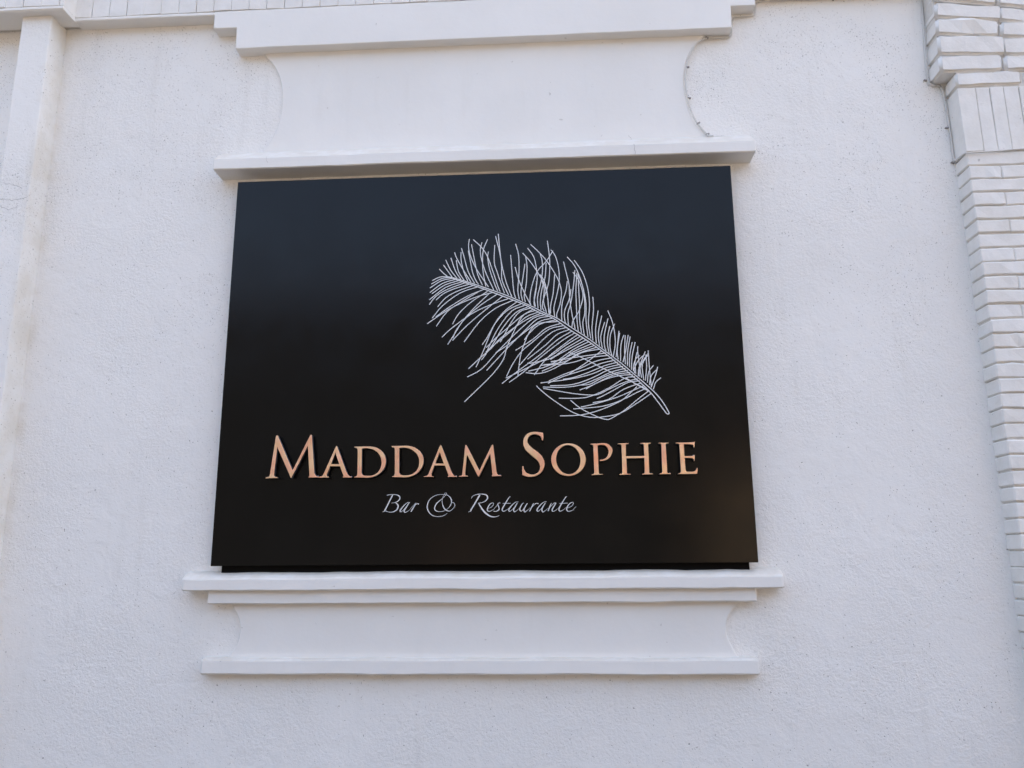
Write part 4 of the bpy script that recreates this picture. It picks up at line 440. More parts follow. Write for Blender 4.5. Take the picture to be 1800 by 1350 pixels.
BARBS=[[(-1395,28367),(-1460,28423),(-1526,28479),(-1589,28537),(-1649,28598),(-1708,28662),(-1766,28725)],[(-1203,28343),(-1261,28429),(-1319,28514),(-1380,28604),(-1446,28701),(-1516,28803),(-1586,28904)],[(-993,28282),(-1090,28410),(-1186,28538),(-1276,28675),(-1352,28824),(-1421,28983),(-1490,29141)],[(-819,28223),(-903,28352),(-987,28482),(-1066,28632),(-1135,28816),(-1199,29021),(-1263,29227)],[(-679,28182),(-767,28315),(-854,28447),(-926,28591),(-970,28756),(-999,28932),(-1027,29109)],[(-522,28142),(-583,28287),(-644,28432),(-699,28585),(-747,28757),(-789,28938),(-817,29103),(-827,29239),(-823,29360),(-820,29480)],[(-383,28094),(-496,28284),(-609,28474),(-717,28659),(-821,28845),(-920,29026),(-1000,29182),(-1049,29299),(-1078,29390),(-1108,29481)],[(-227,28035),(-324,28212),(-421,28389),(-507,28580),(-576,28802),(-634,29039),(-685,29247),(-730,29403),(-768,29530),(-807,29658)],[(-53,27983),(-93,28038),(-133,28093),(-175,28169),(-222,28274),(-272,28400),(-315,28538),(-348,28688),(-376,28850),(-404,29017),(-437,29188),(-470,29362),(-504,29537)],[(120,27935),(48,28091),(-24,28246),(-89,28422),(-141,28627),(-186,28853),(-230,29086),(-274,29326),(-318,29574),(-362,29823)],[(380,27845),(204,28116),(28,28388),(-124,28642),(-241,28872),(-334,29084),(-405,29276),(-454,29442),(-481,29588),(-495,29723),(-493,29847),(-477,29961),(-461,30075)],[(881,27632),(850,27703),(820,27773),(778,27888),(718,28077),(647,28311),(572,28549),(495,28790),(414,29036),(329,29254),(241,29428),(148,29573),(49,29706),(-61,29827),(-178,29936),(-296,30044)],[(605,27712),(497,27946),(390,28180),(294,28411),(211,28642),(140,28870),(85,29077),(48,29256),(27,29415),(21,29559),(35,29685),(65,29797),(94,29909)],[(266,27873),(226,28067),(186,28260),(155,28451),(135,28637),(123,28820),(120,29002),(120,29189),(129,29376),(154,29555),(204,29720),(270,29876),(336,30032)],[(777,27653),(748,27714),(719,27775),(674,27891),(598,28106),(507,28376),(433,28626),(388,28834),(361,29022),(346,29180),(346,29295),(359,29381),(371,29467)],[(1070,27555),(1033,27652),(997,27750),(951,27884),(886,28087),(811,28328),(745,28544),(693,28696),(651,28824),(625,28988),(624,29221),(639,29491),(655,29762)],[(1379,27385),(1304,27582),(1228,27779),(1158,27987),(1097,28209),(1041,28442),(989,28684),(942,28939),(899,29203),(853,29460),(801,29702),(746,29936),(691,30170)],[(1242,27460),(1176,27602),(1111,27745),(1054,27881),(1008,28002),(971,28116),(945,28247),(941,28397),(949,28563),(948,28758),(927,28998),(898,29267),(871,29534),(848,29784),(828,30031),(807,30279)],[(1550,27308),(1521,27393),(1493,27478),(1466,27617),(1444,27844),(1424,28127),(1403,28417),(1382,28699),(1361,28989),(1340,29280)],[(1704,27250),(1678,27383),(1652,27516),(1639,27684),(1652,27912),(1679,28176),(1698,28445),(1704,28720),(1702,29000),(1688,29251),(1654,29451),(1607,29620),(1560,29791)],[(2181,27005),(2091,27192),(2000,27379),(1913,27569),(1829,27763),(1748,27959),(1678,28154),(1623,28345),(1578,28534),(1534,28723)],[(1841,27193),(1814,27312),(1787,27431),(1776,27572),(1789,27745),(1818,27940),(1850,28149),(1885,28375),(1923,28616),(1961,28857)],[(1960,27136),(1939,27224),(1918,27313),(1912,27425),(1934,27566),(1971,27730),(2003,27928),(2025,28184),(2041,28473),(2047,28727),(2036,28910),(2014,29058),(1993,29205)],[(2967,26540),(2960,26600),(2954,26661),(2946,26754),(2943,26894),(2938,27066),(2921,27255),(2887,27463),(2841,27688),(2777,27907),(2688,28112),(2582,28310),(2476,28496),(2374,28669),(2273,28830),(2171,28980),(2068,29113),(1965,29235),(1862,29356)],[(2385,26911),(2364,27030),(2342,27150),(2339,27306),(2375,27527),(2430,27785),(2469,28024),(2480,28217),(2476,28391),(2459,28569),(2435,28769),(2399,28973),(2346,29158),(2269,29309),(2175,29440),(2080,29571)],[(-1395,28356),(-1505,28362),(-1615,28368),(-1727,28357),(-1840,28317),(-1953,28260),(-2067,28202)],[(-1272,28327),(-1398,28319),(-1523,28311),(-1656,28282),(-1801,28218),(-1954,28132),(-2107,28046)],[(-1133,28286),(-1307,28263),(-1482,28240),(-1655,28191),(-1826,28100),(-1995,27983),(-2164,27866)],[(-993,28246),(-1204,28193),(-1416,28140),(-1619,28062),(-1806,27944),(-1985,27801),(-2164,27659)],[(-853,28187),(-1077,28127),(-1301,28067),(-1513,27987),(-1707,27872),(-1890,27737),(-2073,27602)],[(-714,28129),(-970,28055),(-1227,27982),(-1477,27876),(-1717,27717),(-1950,27525),(-2183,27333)],[(-574,28089),(-865,27987),(-1155,27885),(-1407,27784),(-1601,27687),(-1756,27592),(-1890,27488),(-2001,27370),(-2091,27243),(-2180,27116)],[(-400,28011),(-653,27938),(-906,27866),(-1128,27794),(-1304,27728),(-1449,27662),(-1578,27589),(-1692,27502),(-1790,27408),(-1888,27315)],[(-226,27952),(-491,27862),(-755,27772),(-989,27682),(-1176,27594),(-1332,27506),(-1472,27405),(-1597,27282),(-1706,27146),(-1814,27010)],[(-53,27874),(-320,27796),(-587,27717),(-849,27606),(-1117,27441),(-1380,27243),(-1607,27048),(-1776,26865),(-1910,26683),(-2043,26502)],[(224,27758),(-28,27663),(-281,27568),(-536,27453),(-807,27302),(-1081,27132),(-1329,26969),(-1535,26825),(-1715,26689),(-1895,26552)],[(535,27587),(313,27534),(90,27481),(-156,27407),(-447,27298),(-762,27168),(-1053,27034),(-1304,26897),(-1531,26756),(-1740,26620),(-1926,26495),(-2094,26376),(-2261,26257)],[(86,27726),(-183,27570),(-452,27415),(-709,27259),(-954,27110),(-1187,26960),(-1397,26791),(-1569,26587),(-1717,26364),(-1865,26141)],[(328,27647),(92,27499),(-143,27352),(-362,27196),(-567,27024),(-756,26843),(-912,26671),(-1019,26516),(-1093,26368),(-1167,26221)],[(432,27572),(234,27387),(38,27203),(-155,27011),(-347,26804),(-535,26590),(-703,26380),(-844,26174),(-966,25972),(-1077,25785),(-1179,25623),(-1270,25476),(-1361,25329)],[(742,27510),(522,27368),(302,27227),(86,27077),(-129,26911),(-340,26735),(-532,26555),(-703,26365),(-855,26170),(-976,25996),(-1052,25854),(-1098,25732),(-1144,25610)],[(983,27413),(772,27247),(561,27080),(328,26891),(48,26661),(-254,26408),(-530,26163),(-757,25938),(-959,25721),(-1161,25504)],[(1223,27299),(959,27214),(695,27129),(431,27032),(171,26926),(-89,26807),(-360,26658),(-670,26448),(-990,26208),(-1251,26002),(-1411,25863),(-1513,25758),(-1615,25653)],[(1429,27222),(1174,27118),(919,27014),(671,26882),(436,26715),(208,26519),(-16,26293),(-235,26023),(-450,25722),(-664,25423)],[(1600,27145),(1424,27024),(1248,26902),(1083,26765),(935,26604),(798,26428),(670,26240),(546,26027),(429,25803),(327,25611),(244,25480),(175,25381),(105,25282)],[(3300,26382),(3289,26432),(3279,26482),(3286,26560),(3325,26679),(3381,26825),(3431,26984),(3468,27156),(3498,27341),(3510,27519),(3495,27683),(3460,27841),(3416,27990),(3367,28126),(3308,28254),(3235,28394),(3144,28563),(3039,28745),(2934,28913),(2836,29053),(2738,29178),(2628,29308),(2499,29450),(2359,29597),(2217,29744)],[(2496,26829),(2485,26995),(2474,27161),(2480,27331),(2513,27507),(2562,27687),(2607,27868),(2644,28049),(2678,28231),(2701,28409),(2714,28587),(2716,28761),(2709,28920),(2689,29054),(2658,29171),(2628,29289)],[(2761,26697),(2728,26758),(2696,26818),(2678,26896),(2681,26992),(2699,27106),(2735,27252),(2801,27443),(2884,27666),(2951,27895),(2989,28125),(3011,28361),(3025,28582),(3033,28768),(3033,28938),(3024,29131),(3003,29367),(2973,29628),(2943,29889)],[(3199,26438),(3185,26572),(3171,26707),(3172,26848),(3198,26991),(3240,27140),(3283,27310),(3331,27512),(3381,27735),(3416,27954),(3429,28163),(3426,28369),(3411,28571),(3380,28779),(3336,28984),(3284,29160),(3222,29286),(3152,29382),(3082,29478)],[(2191,26997),(2174,27050),(2157,27102),(2152,27196),(2162,27353),(2185,27553),(2228,27769),(2292,28007),(2376,28261),(2478,28488),(2612,28667),(2764,28820),(2900,28969),(3003,29124),(3091,29276),(3178,29428)],[(2625,26754),(2612,26880),(2598,27006),(2597,27148),(2612,27316),(2639,27501),(2673,27685),(2720,27861),(2775,28036),(2819,28224),(2844,28433),(2859,28656),(2874,28879)],[(3014,26549),(2986,26680),(2959,26811),(2936,26961),(2922,27142),(2912,27343),(2894,27535),(2864,27717),(2827,27891),(2782,28044),(2726,28163),(2662,28260),(2597,28357)],[(3025,26602),(3026,26714),(3026,26826),(3038,26958),(3069,27112),(3111,27285),(3150,27493),(3180,27751),(3207,28045),(3234,28340)],[(2855,26624),(2809,26797),(2762,26970),(2734,27145),(2741,27328),(2767,27513),(2776,27683),(2752,27826),(2712,27955),(2672,28083)],[(2354,26922),(2342,26976),(2330,27031),(2329,27119),(2351,27266),(2386,27447),(2415,27620),(2432,27769),(2443,27911),(2455,28053)],[(4052,25887),(4004,26143),(3957,26400),(3917,26651),(3887,26902),(3864,27148),(3848,27367),(3844,27541),(3848,27687),(3841,27834),(3818,27987),(3785,28140),(3749,28307),(3710,28499),(3667,28705),(3624,28912)],[(3501,26236),(3495,26348),(3490,26462),(3491,26590),(3497,26746),(3509,26917),(3535,27088),(3584,27257),(3647,27425),(3699,27586),(3730,27735),(3750,27876),(3770,28017)],[(3651,26126),(3633,26232),(3615,26339),(3607,26446),(3609,26548),(3621,26650),(3648,26764),(3700,26896),(3769,27040),(3827,27188),(3863,27340),(3890,27496),(3916,27652)],[(3768,26070),(3761,26244),(3755,26419),(3763,26584),(3795,26717),(3843,26841),(3891,27008),(3939,27257),(3988,27550),(4029,27829),(4059,28068),(4081,28291),(4104,28515)],[(4184,25779),(4170,25916),(4156,26053),(4144,26220),(4136,26436),(4131,26683),(4127,26930),(4124,27168),(4123,27406),(4128,27647),(4143,27891),(4165,28138),(4187,28386)],[(4317,25705),(4291,25897),(4264,26090),(4247,26288),(4247,26494),(4257,26706),(4263,26927),(4260,27161),(4254,27404),(4247,27643),(4241,27874),(4236,28102),(4230,28330)],[(3918,25978),(3931,26068),(3943,26158),(3976,26259),(4046,26373),(4138,26498),(4222,26643),(4295,26826),(4362,27029),(4407,27209),(4423,27340),(4418,27447),(4399,27567),(4365,27720),(4316,27885),(4257,28040),(4185,28172),(4102,28294),(4019,28416)],[(4432,25597),(4409,25784),(4386,25971),(4379,26144),(4403,26283),(4444,26409),(4475,26566),(4487,26781),(4488,27029),(4476,27279),(4451,27519),(4413,27762),(4359,28001),(4286,28245),(4197,28486),(4101,28697),(4000,28858),(3892,28989),(3784,29119)],[(4697,25451),(4665,25676),(4631,25902),(4615,26138),(4633,26390),(4668,26652),(4688,26916),(4682,27180),(4662,27446),(4624,27705),(4566,27960),(4491,28208),(4404,28434),(4304,28626),(4192,28795),(4080,28964)],[(4582,25524),(4557,25778),(4533,26032),(4518,26282),(4523,26520),(4537,26753),(4537,26991),(4511,27246),(4469,27506),(4420,27747),(4364,27954),(4301,28142),(4237,28330)],[(4786,25362),(4773,25540),(4761,25718),(4761,25923),(4787,26184),(4825,26473),(4852,26734),(4854,26938),(4844,27112),(4834,27287)],[(4926,25237),(4916,25433),(4905,25630),(4911,25849),(4944,26106),(4993,26385),(5043,26665)],[(5051,25129),(5035,25315),(5019,25502),(5024,25706),(5065,25939),(5127,26190),(5188,26442)],[(5171,25022),(5146,25187),(5120,25352),(5120,25529),(5163,25727),(5232,25938),(5301,26150)],[(5318,24898),(5296,24971),(5273,25045),(5259,25142),(5252,25268),(5254,25417),(5273,25595),(5319,25814),(5383,26063),(5448,26312)],[(5448,24791),(5427,24907),(5406,25023),(5393,25139),(5388,25250),(5390,25361),(5404,25487),(5433,25640),(5474,25807),(5514,25976)],[(5562,24684),(5534,24793),(5506,24901),(5490,25033),(5488,25206),(5497,25403),(5525,25590),(5578,25752),(5648,25905),(5719,26059)],[(5610,24631),(5647,24800),(5684,24968),(5710,25132),(5721,25283),(5719,25428),(5709,25585),(5692,25767),(5665,25961),(5628,26149),(5575,26322),(5512,26488),(5449,26655)],[(1774,27049),(1577,26969),(1379,26890),(1189,26778),(1003,26614),(825,26420),(673,26220),(564,26029),(481,25833),(399,25625),(308,25398),(217,25159),(126,24929),(34,24716),(-59,24512),(-152,24308)],[(1911,26974),(1729,26915),(1547,26856),(1361,26738),(1159,26518),(953,26240),(775,25970),(637,25722),(525,25483),(432,25273),(361,25109),(308,24974),(255,24839)],[(2047,26899),(1876,26836),(1706,26773),(1531,26662),(1345,26474),(1155,26239),(980,26000),(836,25771),(707,25537),(569,25305),(410,25074),(242,24845),(75,24616)],[(2183,26860),(2019,26816),(1855,26773),(1703,26694),(1563,26553),(1435,26377),(1323,26205),(1231,26048),(1154,25895),(1081,25751),(1008,25620),(938,25497),(868,25375)],[(2285,26804),(2130,26715),(1974,26627),(1803,26513),(1603,26354),(1388,26171),(1185,25996),(1001,25839),(830,25691),(671,25549),(532,25413),(405,25283),(279,25153)],[(2387,26748),(2221,26703),(2054,26658),(1907,26582),(1789,26457),(1690,26300),(1595,26127),(1497,25934),(1403,25726),(1318,25534),(1246,25373),(1183,25227),(1128,25082),(1095,24938),(1069,24794),(1007,24631),(893,24440),(742,24232),(566,24016),(353,23789),(114,23556),(-109,23341),(-296,23159),(-468,22995),(-639,22831)],[(2522,26673),(2332,26611),(2142,26548),(1939,26438),(1717,26247),(1484,26008),(1252,25782),(1010,25581),(768,25393),(568,25235),(438,25123),(350,25042),(262,24961)],[(2624,26617),(2433,26540),(2243,26463),(2041,26365),(1813,26230),(1574,26073),(1355,25921),(1166,25781),(996,25645),(842,25509),(711,25373),(596,25237),(466,25097),(303,24950),(125,24799),(-44,24653),(-191,24516),(-329,24384),(-467,24252)],[(2759,26543),(2607,26510),(2455,26476),(2280,26395),(2071,26241),(1839,26038),(1592,25809),(1323,25549),(1040,25263),(772,24985),(532,24714),(309,24451),(93,24233),(-117,24090),(-320,23991),(-523,23893)],[(2928,26467),(2773,26446),(2617,26425),(2450,26355),(2266,26208),(2071,26013),(1865,25803),(1636,25577),(1396,25337),(1180,25116),(1003,24929),(849,24762),(703,24603),(562,24450),(429,24305),(296,24160)],[(3097,26375),(2939,26352),(2781,26330),(2619,26280),(2459,26193),(2295,26079),(2104,25938),(1867,25757),(1604,25549),(1351,25357),(1123,25200),(905,25058),(687,24917)],[(3214,26301),(2984,26249),(2754,26198),(2549,26122),(2374,26002),(2225,25858),(2102,25727),(2015,25626),(1955,25538),(1895,25450)],[(3298,26228),(3033,26217),(2769,26207),(2549,26175),(2402,26121),(2301,26046),(2206,25936),(2106,25778),(2013,25584),(1928,25379),(1849,25174),(1778,24956),(1718,24720),(1675,24456),(1642,24173),(1610,23892)],[(3432,26136),(3225,26081),(3017,26025),(2817,25939),(2637,25805),(2464,25642),(2268,25477),(2033,25320),(1775,25162),(1518,25003)],[(3548,26038),(3353,26007),(3158,25976),(2953,25901),(2724,25750),(2486,25556),(2267,25372),(2078,25222),(1909,25081),(1754,24928),(1614,24751),(1488,24563),(1378,24380),(1286,24211),(1209,24047),(1132,23884)],[(3665,25954),(3475,25909),(3284,25864),(3086,25774),(2878,25620),(2661,25421),(2434,25193),(2190,24933),(1935,24644),(1681,24356)],[(3798,25863),(3627,25806),(3455,25749),(3287,25664),(3136,25540),(2988,25389),(2806,25220),(2567,25028),(2294,24819),(2021,24609)],[(3915,25790),(3708,25677),(3502,25563),(3282,25419),(3045,25223),(2794,24997),(2529,24772),(2238,24555),(1932,24339),(1646,24132),(1396,23941),(1165,23760),(935,23578)],[(4031,25710),(3861,25613),(3692,25515),(3484,25379),(3208,25177),(2894,24937),(2595,24701),(2330,24477),(2081,24256),(1847,24059),(1633,23899),(1436,23761),(1238,23624)],[(4147,25634),(3953,25497),(3759,25360),(3548,25203),(3299,25015),(3033,24807),(2796,24593),(2611,24375),(2455,24152),(2299,23929)],[(4263,25554),(4048,25428),(3833,25302),(3614,25167),(3414,25022),(3211,24869),(2932,24694),(2497,24470),(1988,24225),(1577,24030),(1355,23925),(1230,23871),(1105,23816)],[(4379,25474),(4117,25323),(3856,25173),(3611,25027),(3400,24881),(3206,24739),(2998,24623),(2741,24542),(2470,24486),(2255,24448),(2139,24432),(2079,24434),(2019,24436)],[(4495,25391),(4249,25265),(4003,25138),(3780,25023),(3586,24924),(3416,24836),(3270,24756),(3157,24689),(3069,24630),(2980,24572)],[(4610,25312),(4400,25214),(4190,25117),(3947,24985),(3650,24781),(3321,24542),(2993,24346),(2678,24233),(2363,24161),(2049,24090)],[(4725,25222),(4461,25114),(4197,25007),(3944,24881),(3708,24717),(3483,24534),(3262,24375),(3045,24261),(2832,24169),(2620,24078)],[(4824,25140),(4584,25053),(4344,24967),(4112,24877),(3886,24773),(3667,24665),(3468,24579),(3298,24530),(3147,24504),(2996,24478)],[(4929,25061),(4658,24980),(4388,24900),(4144,24807),(3949,24691),(3781,24563),(3599,24437),(3377,24311),(3140,24187),(2922,24089),(2739,24029),(2576,23995),(2417,23979),(2258,23984),(2103,24007),(1947,24030)],[(5037,24978),(4781,24940),(4526,24902),(4279,24839),(4055,24724),(3840,24584),(3600,24472),(3314,24414),(3003,24383),(2691,24353)],[(5158,24916),(5060,24847),(4961,24778),(4851,24698),(4731,24603),(4601,24497),(4441,24378),(4234,24240),(3998,24089),(3762,23937)],[(5322,24809),(5142,24785),(4962,24761),(4751,24734),(4494,24705),(4206,24672),(3911,24631),(3613,24579),(3307,24520),(3001,24460)],[(5419,24703),(5140,24679),(4861,24656),(4581,24617),(4312,24546),(4044,24461),(3738,24393),(3371,24360),(2967,24345),(2562,24331)],[(5566,24596),(5348,24561),(5131,24526),(4911,24472),(4687,24384),(4461,24277),(4235,24175),(4009,24091),(3784,24013),(3561,23931),(3341,23841),(3122,23747),(2904,23653)],[(5695,24489),(5504,24453),(5313,24416),(5108,24364),(4888,24288),(4655,24196),(4400,24103),(4102,24013),(3781,23922),(3492,23830),(3263,23737),(3066,23644),(2869,23551)],[(5792,24401),(5609,24357),(5427,24313),(5238,24258),(5042,24183),(4840,24097),(4631,24013),(4404,23930),(4170,23850),(3958,23786),(3787,23749),(3638,23730),(3489,23710)],[(5905,24306),(5703,24265),(5501,24224),(5302,24171),(5121,24095),(4943,24008),(4728,23925),(4465,23851),(4164,23783),(3823,23720),(3427,23667),(2989,23621),(2551,23574)],[(6001,24215),(5803,24178),(5605,24141),(5399,24083),(5185,23986),(4963,23867),(4723,23754),(4459,23649),(4177,23551),(3884,23480),(3580,23451),(3266,23449),(2950,23446)],[(6098,24130),(5897,24084),(5696,24038),(5495,23978),(5295,23893),(5095,23794),(4888,23699),(4671,23610),(4447,23524),(4217,23456),(3980,23411),(3737,23383),(3482,23368),(3212,23370),(2931,23385),(2649,23401)],[(6194,24039),(6004,24004),(5813,23968),(5626,23924),(5442,23867),(5262,23801),(5088,23729),(4923,23643),(4764,23550),(4616,23482),(4482,23457),(4358,23456),(4233,23456)],[(6297,23944),(6103,23931),(5910,23917),(5724,23888),(5552,23835),(5388,23768),(5220,23692),(5042,23607),(4859,23514),(4681,23430),(4511,23363),(4344,23304),(4178,23246)],[(6386,23857),(6220,23852),(6054,23847),(5888,23833),(5721,23806),(5554,23769),(5387,23723),(5217,23667),(5047,23600),(4883,23528),(4728,23450),(4578,23366),(4428,23282)],[(6482,23770),(6347,23763),(6212,23756),(6049,23710),(5843,23595),(5609,23440),(5373,23298),(5134,23179),(4892,23072),(4669,22988),(4489,22938),(4329,22911),(4136,22897),(3882,22894),(3595,22903),(3307,22912)],[(6584,23676),(6443,23646),(6302,23617),(6143,23572),(5950,23501),(5739,23415),(5539,23328),(5358,23240),(5187,23151),(5035,23083),(4930,23044),(4844,23025),(4703,23022),(4478,23033),(4198,23061),(3876,23105),(3501,23173),(3084,23258),(2665,23343)],[(6673,23585),(6522,23578),(6371,23571),(6208,23537),(6023,23455),(5825,23347),(5636,23242),(5453,23146),(5278,23054),(5131,22980),(5029,22934),(4955,22905),(4880,22876)],[(6751,23492),(6601,23452),(6450,23412),(6301,23365),(6157,23310),(6015,23248),(5864,23169),(5706,23057),(5539,22928),(5358,22824),(5152,22766),(4931,22733),(4710,22700)],[(6829,23372),(6680,23310),(6531,23248),(6359,23177),(6157,23090),(5933,22994),(5690,22902),(5418,22816),(5127,22735),(4858,22664),(4628,22610),(4419,22567),(4210,22524)],[(6923,23261),(6799,23210),(6675,23158),(6521,23089),(6317,22988),(6083,22869),(5850,22764),(5627,22681),(5406,22611),(5184,22557),(4962,22521),(4740,22501),(4522,22484),(4310,22471),(4102,22461),(3894,22452)],[(6547,23343),(6455,23257),(6362,23171),(6257,23077),(6145,22973),(6021,22861),(5849,22747),(5602,22625),(5308,22500),(5014,22392),(4738,22306),(4462,22236),(4185,22188),(3905,22168),(3624,22168),(3342,22168)],[(7034,23164),(6858,23033),(6682,22902),(6508,22769),(6339,22630),(6173,22490),(5999,22358),(5802,22229),(5597,22109),(5430,22022),(5333,21984),(5273,21980),(5199,21993),(5100,22015),(4987,22055),(4841,22119),(4638,22221),(4401,22348),(4192,22473),(4039,22589),(3913,22704),(3786,22818)],[(7144,23061),(6931,22917),(6719,22774),(6502,22634),(6280,22492),(6055,22353),(5831,22243),(5608,22173),(5385,22132),(5170,22104),(4972,22081),(4782,22073),(4577,22090),(4350,22134),(4109,22204),(3857,22311),(3581,22476),(3293,22678),(3040,22866),(2839,23024),(2675,23167),(2547,23283),(2468,23361),(2425,23413),(2383,23464)],[(7002,23192),(6746,23332),(6489,23473),(6211,23622),(5900,23781),(5567,23949),(5234,24120),(4888,24309),(4540,24501),(4247,24659),(4045,24755),(3897,24817),(3749,24878)],[(7065,23123),(6885,23225),(6704,23327),(6534,23428),(6382,23528),(6241,23627),(6100,23726)],[(5733,24627),(5754,24768),(5775,24909),(5799,25076),(5827,25284),(5859,25519),(5890,25754)],[(5813,24521),(5799,24662),(5785,24804),(5789,24972),(5821,25185),(5870,25425),(5920,25666)],[(5910,24450),(5921,24690),(5931,24930),(5952,25142),(5989,25305),(6037,25440),(6085,25575)],[(6105,24309),(6098,24501),(6092,24695),(6093,24896),(6105,25110),(6125,25333),(6144,25556)],[(6008,24397),(6046,24528),(6083,24660),(6124,24826),(6170,25050),(6219,25310),(6269,25570)],[(6185,24238),(6196,24458),(6206,24678),(6226,24893),(6261,25098),(6305,25298),(6350,25499)],[(6265,24168),(6275,24352),(6284,24536),(6303,24718),(6337,24897),(6380,25075),(6424,25253)],[(6344,24063),(6359,24257),(6374,24451),(6400,24647),(6443,24846),(6497,25048),(6550,25250)],[(6751,23713),(6737,23813),(6724,23914),(6708,24056),(6684,24284),(6657,24556),(6638,24780),(6636,24910),(6643,24992),(6650,25074)],[(6425,24010),(6424,24068),(6422,24126),(6432,24199),(6460,24303),(6499,24423),(6545,24523),(6598,24586),(6657,24631),(6717,24675)],[(6520,23889),(6511,24050),(6502,24211),(6505,24369),(6531,24520),(6568,24668),(6606,24815)],[(6615,23784),(6625,23898),(6635,24012),(6670,24160),(6746,24362),(6848,24598),(6950,24835)],[(6471,23924),(6464,23987),(6456,24051),(6469,24129),(6516,24236),(6583,24358),(6659,24469),(6740,24555),(6829,24630),(6918,24705)],[(7138,23298),(7122,23572),(7105,23848),(7092,24117),(7084,24373),(7079,24623),(7074,24874)],[(6663,23766),(6658,23808),(6652,23850),(6660,23920),(6684,24037),(6721,24183),(6776,24329),(6856,24465),(6954,24601),(7052,24736)],[(6904,23591),(6932,23792),(6960,23994),(6979,24187),(6981,24365),(6974,24534),(6968,24704)],[(6839,23609),(6830,23681),(6822,23754),(6816,23848),(6803,23984),(6791,24143),(6808,24294),(6870,24424),(6959,24546),(7049,24667)],[(6983,23504),(7000,23657),(7018,23810),(7051,23946),(7111,24053),(7186,24143),(7262,24233)],[(7140,23332),(7220,23534),(7300,23737),(7363,23906),(7398,24016),(7416,24092),(7434,24168)],[(7061,23401),(7085,23536),(7109,23671),(7150,23791),(7218,23885),(7302,23963),(7386,24042)],[(7210,23212),(7246,23317),(7282,23422),(7329,23515),(7394,23585),(7469,23641),(7545,23697)]]
QUILL=[[(-1395,28363),(-1326,28351),(-1258,28339),(-1133,28304),(-912,28233),(-634,28140),(-366,28046),(-129,27959),(100,27870),(328,27781),(558,27692),(788,27603),(1018,27510),(1250,27408),(1481,27302),(1704,27197),(1919,27091),(2125,26985),(2317,26884),(2483,26790),(2634,26702),(2791,26615),(2961,26536),(3137,26459),(3323,26362),(3521,26230),(3729,26078),(3941,25923),(4159,25771),(4382,25615),(4604,25451),(4823,25277),(5041,25095),(5259,24914),(5476,24739),(5692,24564),(5908,24382),(6128,24182),(6348,23976),(6549,23786),(6725,23620),(6884,23470),(7025,23334),(7143,23218),(7243,23116),(7339,23006),(7437,22880),(7531,22746),(7616,22614),(7692,22477),(7758,22342),(7804,22242),(7819,22200),(7814,22193),(7804,22189),(7795,22178),(7781,22171),(7764,22170),(7745,22175),(7723,22186),(7700,22197)],[(-1395,28348),(-1326,28326),(-1257,28305),(-1132,28261),(-911,28179),(-634,28076),(-365,27974),(-129,27882),(100,27793),(328,27701),(563,27604),(798,27505),(1017,27412),(1213,27329),(1394,27251),(1566,27175),(1728,27102),(1882,27030),(2044,26948),(2219,26847),(2401,26736),(2586,26631),(2772,26547),(2960,26468),(3154,26366),(3353,26223),(3558,26057),(3771,25892),(3999,25735),(4236,25579),(4468,25419),(4692,25255),(4910,25088),(5125,24917),(5335,24742),(5540,24563),(5742,24385),(5941,24206),(6136,24028),(6320,23858),(6491,23699),(6652,23549),(6797,23406),(6929,23269),(7046,23141),(7143,23027),(7212,22935),(7262,22858),(7312,22781),(7367,22702),(7421,22622),(7481,22533),(7550,22427),(7625,22312),(7700,22197)]]

SZ, SH = 1.620, 1.695
S = empty('restaurant_sign', (0, -0.06, SZ), 'black panel sign with rose gold letters and a white feather drawing', 'sign')
box('panel', -1.1, 1.1, -0.060, -0.034, SZ, SZ + SH, PANEL, S, 0.0012)
box('backing_box', -1.064, 1.070, -0.0345, 0.006, SZ - 0.034, SZ + SH - 0.012, BOX, S, 0.001)
def curve_mesh(conts, half, bev):
    cu = bpy.data.curves.new('outline', 'CURVE'); cu.dimensions = '2D'; cu.fill_mode = 'BOTH'
    cu.extrude = half - bev; cu.bevel_depth = bev; cu.bevel_resolution = 0; cu.offset = -bev
    for L in conts:
        sp = cu.splines.new('POLY'); sp.points.add(len(L) - 1); sp.use_cyclic_u = True
        for p, (x, z) in zip(sp.points, L): p.co = (x, z, 0, 1)
    ob = bpy.data.objects.new('outline', cu); sc.collection.objects.link(ob)
    dg = bpy.context.evaluated_depsgraph_get(); dg.update()
    me = bpy.data.meshes.new_from_object(ob.evaluated_get(dg))
    bpy.data.objects.remove(ob); bpy.data.curves.remove(cu)
    return me
LF, LH = 0.092, 0.0105            # letter front plane, half thickness
